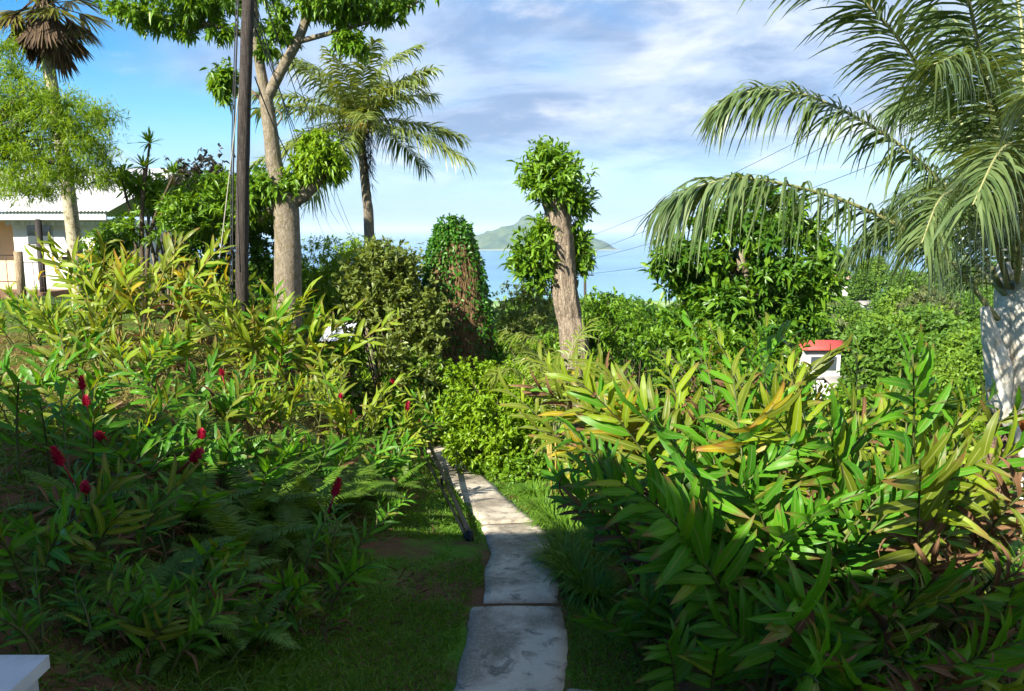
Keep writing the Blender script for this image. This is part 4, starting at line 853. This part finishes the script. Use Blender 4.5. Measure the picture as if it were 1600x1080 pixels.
# ------------------------------------------------------------------ forked tree on the left
def forked_tree():
    Y = 18.0; b = base(450, Y); o = thing('forked_tree', b, 'big forked tree with sparse leafy tufts behind the dark pole', 'tree')
    w = lambda px, py, d=0: W(px, py, Y+d)-b
    MB().tube(spline([np.array([0, 0, -.4]), w(450, 400), w(447, 330), w(448, 300)], 16), np.linspace(.32, .27, 16), 14, rough=.12).build('trunk', M['bark'], o)
    L = [([w(446, 315), w(430, 262), w(422, 200), w(415, 150)], .24, .17), ([w(416, 160), w(406, 100), w(398, 30), w(390, -60)], .15, .09), ([w(415, 158), w(440, 108), w(466, 62), w(484, 10), w(495, -50)], .15, .09),
         ([w(452, 318), w(478, 300), w(508, 266), w(518, 240)], .22, .14), ([w(462, 66), w(500, 56), w(545, 44), w(600, 26), w(655, 2)], .075, .03), ([w(398, 60), w(350, 44), w(290, 32), w(230, 30), w(180, 18)], .075, .025),
         ([w(442, 318), w(420, 330), w(402, 345)], .14, .09), ([w(412, 160), w(390, 140), w(350, 118)], .05, .02), ([w(430, 290), w(428, 262), w(420, 250)], .16, .12), ([w(330, 38), w(300, 50), w(285, 62)], .03, .012), ([w(600, 26), w(620, 5), w(640, -10)], .03, .012), ([w(404, 90), w(425, 60), w(440, 35)], .03, .012), ([w(426, 205), w(440, 180), w(415, 165)], .03, .012)]
    for c, r0, r1 in L: MB().tube(spline(c, 16), np.linspace(r0*.86, r1*.86, 16), 10, rough=.10).build('branch', M['bark'], o)
    T = [([(300,20,50,18),(230,22,46,18),(190,12,30,16),(345,45,28,14),(292,48,22,16),(260,38,30,12),(320,4,50,14)], 430), ([(560,8,55,18),(620,6,36,16),(530,26,24,14),(500,10,40,20),(600,24,30,10)], 360), ([(430,45,18,12),(450,62,16,10),(415,78,20,12),(440,22,14,12),(545,62,22,16),(560,74,16,8)], 240), ([(352,122,22,24),(340,128,16,12),(350,148,14,8)], 150),
         ([(500,238,36,26),(515,260,26,18),(480,262,26,24),(495,218,18,10)], 520), ([(425,290,40,22),(400,300,40,24),(460,292,20,20),(380,320,40,30)], 480), ([(300,-30,160,26),(520,-30,160,26)], 500)]
    for q, n in T:
        mb = MB(); crown(mb, [pblob(a, c, Y, rx, rz, b) for a, c, rx, rz in q], n, 9, .15, .052, shell=.25, up=.2, droop=.5, spread=.7); mb.build('crown', M['mid' if n != 520 else 'lime'], o)
forked_tree()

# feathery tree on the left edge
def feathery():
    Y = 17.0; b = base(-90, Y); o = thing('feathery_tree', b, 'feathery yellow green tree reaching in from the picture edge', 'tree')
    q = [(30,170,60,50),(95,185,70,40),(60,240,80,45),(140,215,45,36),(20,110,30,30),(110,270,60,25),(0,230,50,60),(160,240,28,30),(-60,150,80,80),(70,150,50,22),(40,290,70,24),(150,180,36,24),(10,70,22,14),(165,275,26,20)]
    bl = [pblob(a, c, Y, rx, rz, b) for a, c, rx, rz in q]; mb = MB(); c = crown(mb, bl, 3600, 10, .12, .018, shell=.15, gap=1.5, cl=.9, droop=.35, spread=.95, fold=0, prof=(.5, 1, .1)); mb.build('crown', M['feather'], o)
    MB().tube(spline([(0, 0, -.3), (.1, 0, 1.8), W(-60, 250, Y)-b, W(-20, 180, Y)-b], 14), np.linspace(.17, .07, 14), 9, rough=.1).build('trunk', M['bark'], o)
    s = W(-60, 250, Y)-b
    for k in bl+[(*x, 0, 0, 0) for x in c[R.integers(0, len(c), 26)]]: MB().tube(spline([s, (s+k[:3])/2+[0, 0, .15], k[:3]], 8), np.linspace(.035, .006, 8), 5).build('branch', M['twig'], o)
feathery()

# ------------------------------------------------------------------ palms
def frond(o, ctrl, n, ll, hang, lw, mat, K=30, lift=.15, start=.14, bias=0.0, r0=.022):
    C = spline(ctrl, K); t = np.linspace(0, 1, K); s = np.concatenate([np.linspace(start, .985, n)]*2); sg = np.repeat([-1.0, 1.0], n); s = s+R.normal(size=2*n)*.004
    P = np.stack([np.interp(s, t, C[:, k]) for k in range(3)], -1); T = nrm(np.stack([np.interp(s, t, np.gradient(C[:, k])) for k in range(3)], -1))
    Sd = nrm(np.cross(T, Zv)+1e-4); U = np.cross(Sd, T); q = (s-start)/(1-start); be = np.radians(72-44*q+R.normal(size=2*n)*6)
    D = nrm(Sd*(sg*np.sin(be))[:, None] + T*np.cos(be)[:, None] + U*(lift+.25*R.normal(size=2*n))[:, None] + .06*rv(2*n))
    l = ll*(.45+.75*np.sin(math.pi*np.clip(.12+.80*q, 0, 1))**.9)*(.85+.3*R.random(2*n)); hg = hang*(.6+.8*R.random(2*n))
    u = np.linspace(0, 1, 6)[None, :, None]; l3 = l[:, None, None]; h3 = hg[:, None, None]
    Pt = P[:, None] + l3*(D[:, None]*(u-.30*h3*u**2*np.clip(h3, 0, 1)) - Zv*h3*.75*u**2)
    dd = nrm(np.gradient(Pt, axis=1)); Wv = T[:, None]-dd*np.sum(dd*T[:, None], -1, keepdims=True); Wv = nrm(Wv+.15*rv(2*n)[:, None])*(lw*.5*np.array([.5, 1, 1, .85, .55, .05]))[None, :, None]
    mb = MB().ribbons(Pt, Wv, None, R.random(2*n)); f = mb.build('frond', M[mat], o)
    MB().tube(C, np.linspace(r0, r0*.2, K), 6).build('midrib', M['rachis'], f); return f

def right_palm():
    b = base(1572, 7.7); o = thing('ringed_palm', b, 'big palm with pale split sheath, ringed trunk and long arching fronds', 'palm tree')
    w = lambda *p: W(*p)-b; P = spline([np.array([-.02, 0, -.3]), w(1568, 760, 7.7), w(1576, 655, 7.7), w(1580, 630, 7.7)], 40)
    MB().tube(P, .215+.012*np.sin(np.arange(40)*2.1)-.03*np.linspace(0, 1, 40), 20, rough=.02).build('trunk', M['palmbark'], o)
    def sheath(c, r, flat=.6, name='sheath'):
        C = spline(c, 18); rr_ = np.interp(np.linspace(0, 1, 18), np.linspace(0, 1, len(r)), r); MB().tube(C, rr_, 14, rough=.10).build(name, M['sheath'], o)
    sheath([w(1578, 655, 7.7), w(1580, 600, 7.68), w(1582, 520, 7.68), w(1588, 440, 7.7)], [.19, .22, .18, .12])
    sheath([w(1560, 640, 7.55), w(1560, 580, 7.5), w(1549, 530, 7.5), w(1538, 480, 7.5)], [.10, .13, .085, .04])
    sheath([w(1595, 610, 7.5), w(1600, 540, 7.5), w(1602, 470, 7.5), w(1608, 380, 7.5)], [.08, .13, .10, .06])
    sheath([w(1553, 560, 7.45), w(1556, 605, 7.42), w(1572, 650, 7.38), w(1592, 690, 7.36), w(1602, 730, 7.36)], [.015, .07, .075, .05, .03], name='peeling_sheath')
    sheath([w(1578, 560, 7.8), w(1572, 480, 7.8), w(1572, 420, 7.8), w(1576, 360, 7.8)], [.12, .11, .085, .06])
    sheath([w(1600, 700, 7.3), w(1597, 800, 7.3), w(1594, 900, 7.3)], [.03, .035, .03], name='fallen_stalk')
    mb = MB(); n = 260; P0 = w(1594, 662, 7.45)+R.normal(size=(n, 3))*[.07, .05, .035]; leaves(mb, P0, rv(n)*[1, 1, .4]-[0, 0, .3], rv(n), .10, .014, .3, 0, (1, 1, .2)); tag(mb.build('fibre', M['orange'], o), 'orange fibres', kind='stuff')
    fr = [[(1560,500,7.55),(1470,395,7.45),(1330,318,7.3),(1180,280,7.1),(1095,290,7.05),(1048,314,7.0)],
          [(1565,450,7.7),(1490,312,7.8),(1400,222,7.9),(1270,152,8.0),(1180,142,8.1),(1130,162,8.1)],
          [(1575,440,7.6),(1512,230,7.4),(1440,110,7.2),(1370,22,7.0),(1290,-40,6.9),(1200,-60,6.8)],
          [(1585,420,7.5),(1548,180,7.0),(1520,30,6.6),(1490,-80,6.2),(1420,-130,5.8)],
          [(1590,430,7.6),(1600,200,7.6),(1590,0,7.8),(1540,-130,8.2),(1470,-190,8.6)],
          [(1600,430,7.5),(1680,200,7.2),(1760,100,7),(1850,120,6.8)],
          [(1590,440,7.4),(1600,300,6.6),(1590,230,5.9),(1560,240,5.3),(1520,320,4.9)],
          [(1580,440,7.8),(1520,330,8.6),(1470,285,9.4),(1420,300,10.2),(1370,350,10.8)],
          [(1570,460,7.6),(1510,400,8.4),(1450,350,9.2),(1390,350,10.0),(1330,390,10.6)],
          [(1600,440,7.7),(1700,350,8),(1820,330,8.2),(1920,400,8.3)],
          [(1590,420,7.6),(1570,260,8.3),(1540,120,9.2),(1500,40,10.2),(1450,10,11)],
          [(1600,440,7.6),(1640,280,6.8),(1660,180,6.2),(1650,130,5.6),(1610,150,5.0)],
          [(1580,450,7.6),(1590,330,8.4),(1600,250,9.2),(1610,220,10.0),(1620,240,10.8)],
          [(1575,450,7.6),(1545,350,7.0),(1510,300,6.5),(1470,310,6.1),(1440,380,5.8)],
          [(1580,440,7.7),(1540,280,8.2),(1500,190,8.8),(1450,150,9.4),(1390,170,10)],
          [(1590,440,7.5),(1575,260,7.0),(1550,150,6.5),(1510,90,6.0),(1460,100,5.6)]]
    for k, c in enumerate(fr): frond(o, [w(*p) for p in c], 150, .56, (.95, .85, .5, .6, .7, .8, .8, 1.0, 1.0, .9, .8, .8, .9, 1.0, .9, .8)[k]*1.08, .024, 'palmr', 34, .12, .10, r0=.026)
    # young palm at its foot
    b2 = base(1585, 6.9); o2 = thing('young_palm', b2, 'young palm with yellowish hairy fronds at the foot of the ringed trunk', 'palm tree'); w2 = lambda *p: W(*p)-b2
    MB().tube([(0, 0, -.1), (0, 0, .35)], [.06, .04], 8).build('trunk', M['palmbark'], o2)
    for c in ([(1590,880,6.9),(1570,830,6.8),(1545,815,6.7),(1515,850,6.6)], [(1590,880,6.9),(1600,820,6.9),(1620,800,6.9),(1660,830,6.9)], [(1590,890,6.9),(1560,880,6.6),(1520,900,6.4),(1490,960,6.2)], [(1595,885,6.9),(1590,840,7.1),(1575,815,7.4),(1550,820,7.6)]): frond(o2, [w2(*p) for p in c], 34, .30, .7, .018, 'areca', 16, r0=.012)
right_palm()

def feather_palm(px, Y, crown_at, trunk_pts, Lf, label, nfr, mat='palm', fruit=True, r=.17, spread=1.0, hang=.75, trunk='bark', nlf=60, ll=.5, elev=(75, -25), lw=.035):
    b = base(px, Y); o = thing('feather_palm', b, label, 'palm tree'); top = W(*crown_at, Y)-b
    MB().tube(spline([np.array([0, 0, -.3])]+[W(a, c, Y)-b for a, c in trunk_pts]+[top], 24), np.linspace(r*1.15, r*.8, 24), 12, rough=.06).build('trunk', M[trunk], o)
    for k in range(nfr):
        a = k*2.39996+.4; e = math.radians(elev[0]+(elev[1]-elev[0])*(k+.5)/nfr+R.normal()*5); d = np.array([math.cos(a)*math.cos(e), math.sin(a)*math.cos(e), math.sin(e)]); h = nrm(d*[1, 1, 0]); L = Lf*(.85+.3*R.random())
        s = np.linspace(0, 1, 6)[:, None]; c = top+[0, 0, .15]+d*L*s*.95+(h*(.12+.30*max(0, math.sin(e)))-Zv*(.34-.10*max(0, math.sin(e))))*L*s**2.2
        frond(o, c, nlf, ll, hang, lw, mat, 20, .2, .12, r0=.02)
    if fruit:
        mb = MB(); n = 420; P = top+R.normal(size=(n, 3))*[.22, .22, .16]-[0, .15, .02]; leaves(mb, P, rv(n)*[1, 1, .5]-[0, 0, .6], rv(n), .16, .035, .3, 0); tag(mb.build('blossoms', M['fruit'], o), 'yellow flower sprays', kind='stuff')
        for q in range(5):
            a = q*1.3; mb = MB(); n = 60; s = np.linspace(0, 1, n)[:, None]; C = top+np.array([.28+.1*math.cos(a), -.1+.1*math.sin(a), -.1])+np.array([.05, 0, -1.9])*s*(.6+.25*q/2); leaves(mb, C+.04*rv(n), rv(n)*[.6, .6, .2]-Zv, rv(n), .35, .02, .2, 0); mb.build('dead_frond', M['bronze'], o)
    return o
feather_palm(580, 28, (562, 200), [(577, 370), (572, 300)], 3.5, 'slender feather palm with yellow blossom standing against the sky', 21, r=.18, nlf=78, ll=.85, lw=.055, elev=(84, -22))
feather_palm(1268, 75, (1262, 480), [(1266, 520)], 3.4, 'small coconut palm in the valley below the pink roofed house', 14, 'far3', False, r=.16, nlf=26, ll=.8, lw=.10)

def areca():
    b = base(868, 9.8); o = thing('areca_palm', b, 'slender areca palm with orange canes before the pollarded trunk', 'palm tree'); w = lambda *p: W(*p)-b
    for k in range(7):
        q = R.normal(size=2)*.07; MB().tube([(q[0], q[1], -.1), (q[0]*1.5-.02*k, q[1]*1.5, .75+.2*R.random())], [.016, .011], 6).build('cane', M['cane'], o)
    for c in ([(868,690,9.8),(858,620,9.8),(838,560,9.8),(815,540,9.8)], [(870,690,9.8),(862,600,9.7),(845,535,9.6),(790,520,9.5)], [(868,690,9.8),(850,640,9.5),(810,580,9.2),(770,585,9.0)], [(872,690,9.8),(880,600,10),(895,540,10.2),(925,500,10.4)], [(870,690,9.8),(866,620,10.1),(850,570,10.4),(820,560,10.7)], [(870,690,9.8),(885,640,9.6),(900,600,9.4),(905,590,9.2)]): frond(o, [w(*p) for p in c], 36, .34, .7, .020, 'areca', 18, .2, .25, r0=.012)
areca()

def fan_palm():
    Y = 20.0; b = base(124, Y); o = thing('fan_palm', b, 'tall fan palm with spotted trunk and a skirt of dead brown leaves', 'palm tree'); w = lambda px, py: W(px, py, Y)-b
    MB().tube(spline([np.array([.02, 0, -.3]), w(121, 420), w(108, 310), w(95, 220), w(80, 130), w(72, 70), w(70, 10)], 30), np.linspace(.19, .13, 30), 12, rough=.08).build('trunk', M['paletrunk'], o)
    top = w(70, 5)
    def fan(seed, mat, n=26, spr=2.4, tipdroop=.25):
        a = np.linspace(-spr/2, spr/2, n)+R.normal(size=n)*.02; P = np.zeros((n, 3)); D = np.stack([np.sin(a), np.cos(a), .12*np.cos(a*3)], -1); mb = MB()
        leaves(mb, P, D, np.tile(Zv, (n, 1))+rv(n)*.15, .75*(.85+.25*R.random(n)), .055, tipdroop*(.5+R.random(n)), .15, (.2, .8, 1, .7, .05)); mb.tube([(0, -.75, 0), (0, .05, 0)], [.016, .012], 5); return mb.mesh('fan_leaf', M[mat])
    live = [fan(k, 'fan') for k in range(3)]; dead = [fan(k, 'skirt', 20, 1.1, .1) for k in range(3)]
    for k in range(24):
        a = k*2.4; e = math.radians(75-125*k/24); d = Vector((math.cos(a)*math.cos(e), math.sin(a)*math.cos(e), math.sin(e)))
        Mx = Matrix.Translation(Vector(top)+d*.75) @ d.to_track_quat('Y', 'Z').to_matrix().to_4x4() @ Matrix.Scale(1.15, 4); ob('fan_leaf', live[k % 3], o, None, Mx)
    for k in range(34):
        a = k*2.4+.3; e = math.radians(-42-44*R.random()); d = Vector((math.cos(a)*math.cos(e), math.sin(a)*math.cos(e), math.sin(e)))
        Mx = Matrix.Translation(Vector(top)+d*(.45+.25*R.random())+Vector((.18*math.cos(a), .18*math.sin(a), .15-.25*R.random()))) @ d.to_track_quat('Y', 'Z').to_matrix().to_4x4() @ Matrix.Scale(.75+.75*R.random(), 4); tag(ob('dead_leaf', dead[k % 3], o, None, Mx), 'dead brown hanging fan leaf')
fan_palm()

def dracaena():
    Y = 17.5; b = base(226, Y); o = thing('dracaena', b, 'slim dracaena with spiky rosettes rising above the whorled tree', 'plant')
    for (px, py, r) in ((234, 224, 26), (225, 262, 26), (272, 272, 22), (190, 278, 20), (222, 290, 24)):
        top = W(px, py, Y)-b; MB().tube(spline([(0, 0, -.1), top*[.3, 1, .6], top], 8), np.linspace(.05, .025, 8), 7).build('stem', M['twig'], o)
        n = 34; a = R.random(n)*6.28; e = R.uniform(-.35, 1.35, n); D = np.stack([np.cos(a)*np.cos(e), np.sin(a)*np.cos(e), np.sin(e)], -1); mb = MB(); leaves(mb, top+D*.02, D, np.tile(Zv, (n, 1))+rv(n)*.2, pix(r, Y)*(.8+.4*R.random(n)), .04, .25*R.random(n), .2, (.6, 1, .8, .05)); mb.build('rosette', M['mid'], o)
dracaena()
shrub('porch_shrub', 'leafy shrub screening the bungalow wall right of the spotted trunk', 'shrub', 165, 19.5, [(160,395,19.5,30,34),(185,375,19.5,28,34),(150,430,19.2,30,28)], 'mid', 600, 8, .14, .05, shell=.4)

# ------------------------------------------------------------------ trees of the hillside and the slope below
def far_mesh(seed, mat, H=6.0, W_=2.6):
    rg = np.random.default_rng(seed); bl = []
    for k in range(16):
        a = rg.random()*6.28; r = W_*.62*rg.random()**.5; z = H*(.50+.36*rg.random()*(1-r/W_*.7)); bl.append((r*math.cos(a), r*math.sin(a), z, W_*.36, W_*.36, W_*.30))
    bl.append((0, 0, H*.80, W_*.5, W_*.5, W_*.36)); bl += [(W_*.6*math.cos(k), W_*.6*math.sin(k), H*.34, W_*.4, W_*.4, H*.2) for k in range(0, 6)]
    mb = MB(); crown(mb, bl, 1500, 6, .34, .17, shell=.75, up=.6, droop=.2, spread=.7, fold=.1, cl=.5); return mb.mesh('crown', M[mat])
FAR = [far_mesh(k, m) for k, m in enumerate(('far1', 'far2', 'far3', 'far1', 'far2', 'far2'))]
trunk_me = MB().tube(spline([(0, 0, -1.5), (.1, 0, 2), (0, .1, 4.2)], 8), np.linspace(.22, .1, 8), 7).mesh('trunk', M['bark'])
def far_tree(x, y, s, k, label, group, sz=1.0):
    o = thing('woodland_tree', (x, y, G(x, y)), label, 'tree', group); o.rotation_euler.z = R.random()*6.28; o.scale = (s, s, s*sz)
    ob('crown', FAR[k], o); ob('trunk', trunk_me, o)
for Y in (34, 40, 47, 55, 64, 74, 86, 100, 116, 134, 150):
    st = 3.4*(.8+.25*Y/60); x0, x1 = (960-800)/F*Y+.5, (1660-800)/F*Y; xs = np.arange(x0, x1, st)
    for x in xs:
        xx, yy = x+R.normal()*.9, Y+R.normal()*Y*.05
        sc = (.72+.36*R.random())*(1+.002*Y)*(.75 if Y < 45 else 1); sz = .85+.3*R.random(); tp = 358+(3-G(xx, yy)-5.6*sc*sz)/yy*F; pxx = xx/yy*F+800
        if any(abs(pxx-hx) < hw+1.0*F/yy and yy < hy and tp < hp for hx, hw, hy, hp in ((1283, 22, 47, 572), (1318, 10, 42, 612), (1316, 10, 150, 446), (1352, 6, 112, 477), (1437, 8, 48, 640))): continue
        k = R.integers(0, 6); look = ('bright green', 'mid green', 'dull olive', 'bright green', 'mid green', 'dense mid green')[k]
        far_tree(xx, yy, sc, k, look+' tree '+('low in the valley wood behind the ginger' if Y < 50 else 'halfway up the wooded hillside' if Y < 95 else 'near the top of the wooded hillside'), 'trees of the hillside wood', sz)
for px, top, Y, k, wh in ((705,500,34,1,'behind the foot of the vine covered stump'),(760,485,36,0,'just right of the vine covered stump'),(800,470,42,2,'under the strip of reclaimed land'),(842,452,40,1,'left of the pollarded trunk'),(870,462,38,3,'directly behind the pollarded trunk'),(915,470,36,4,'at the foot of the slim distant pole'),(950,458,44,0,'right of the slim distant pole'),(985,468,40,1,'below the sea between pole and broadleaf tree'),
 (1020,476,46,3,'touching the left side of the broadleaf tree'),(740,520,30,2,'low behind the upright red flower'),(880,500,31,1,'low behind the pollarded trunk'),(660,470,30,0,'behind the pale leaved shrub'),(620,440,32,1,'right of the slender feather palm'),(480,420,30,4,'just right of the forked trunk'),(530,410,33,3,'left of the slender feather palm'),(430,400,27,1,'behind the forked trunk'),(1040,500,36,4,'low under the broadleaf tree'),(785,505,31,3,'low above the lime shrub')):
    b = base(px, Y); h = W(px, top, Y)[2]-b[2]
    far_tree(b[0], Y, min(1.2, max(.55, h/6.0)), k, 'slope tree '+wh, 'trees below the garden', h/6.0/min(1.2, max(.55, h/6.0)))
n = 16000; x = R.uniform(0, 110, n); y = R.uniform(26, 160, n); m = x/y < .75; P = np.stack([x[m], y[m], g(x[m], y[m])], -1)
mb = MB(); leaves(mb, P, nrm(rv(len(P))*[.8, .8, .2]+Zv), nrm(rv(len(P))), .9, .35, .4, .1); tag(mb.build('hill_undergrowth', M['far2']), 'green scrub between the trees of the hillside', 'undergrowth', kind='stuff')

# ------------------------------------------------------------------ haze over the bay
hz = MB().box((-64000, -64000, -141), (64000, 64000, 130)).build('haze', None, None, False); tag(hz, 'pale sea haze over the bay', 'haze', kind='stuff')
t = NT('haze'); v = t.n('ShaderNodeVolumePrincipled'); v.inputs['Color'].default_value = (.62, .80, 1.0, 1); v.inputs['Density'].default_value = 6.5e-5; t.L.new(v.outputs[0], t.out.inputs['Volume']); hz.data.materials.append(t.m)
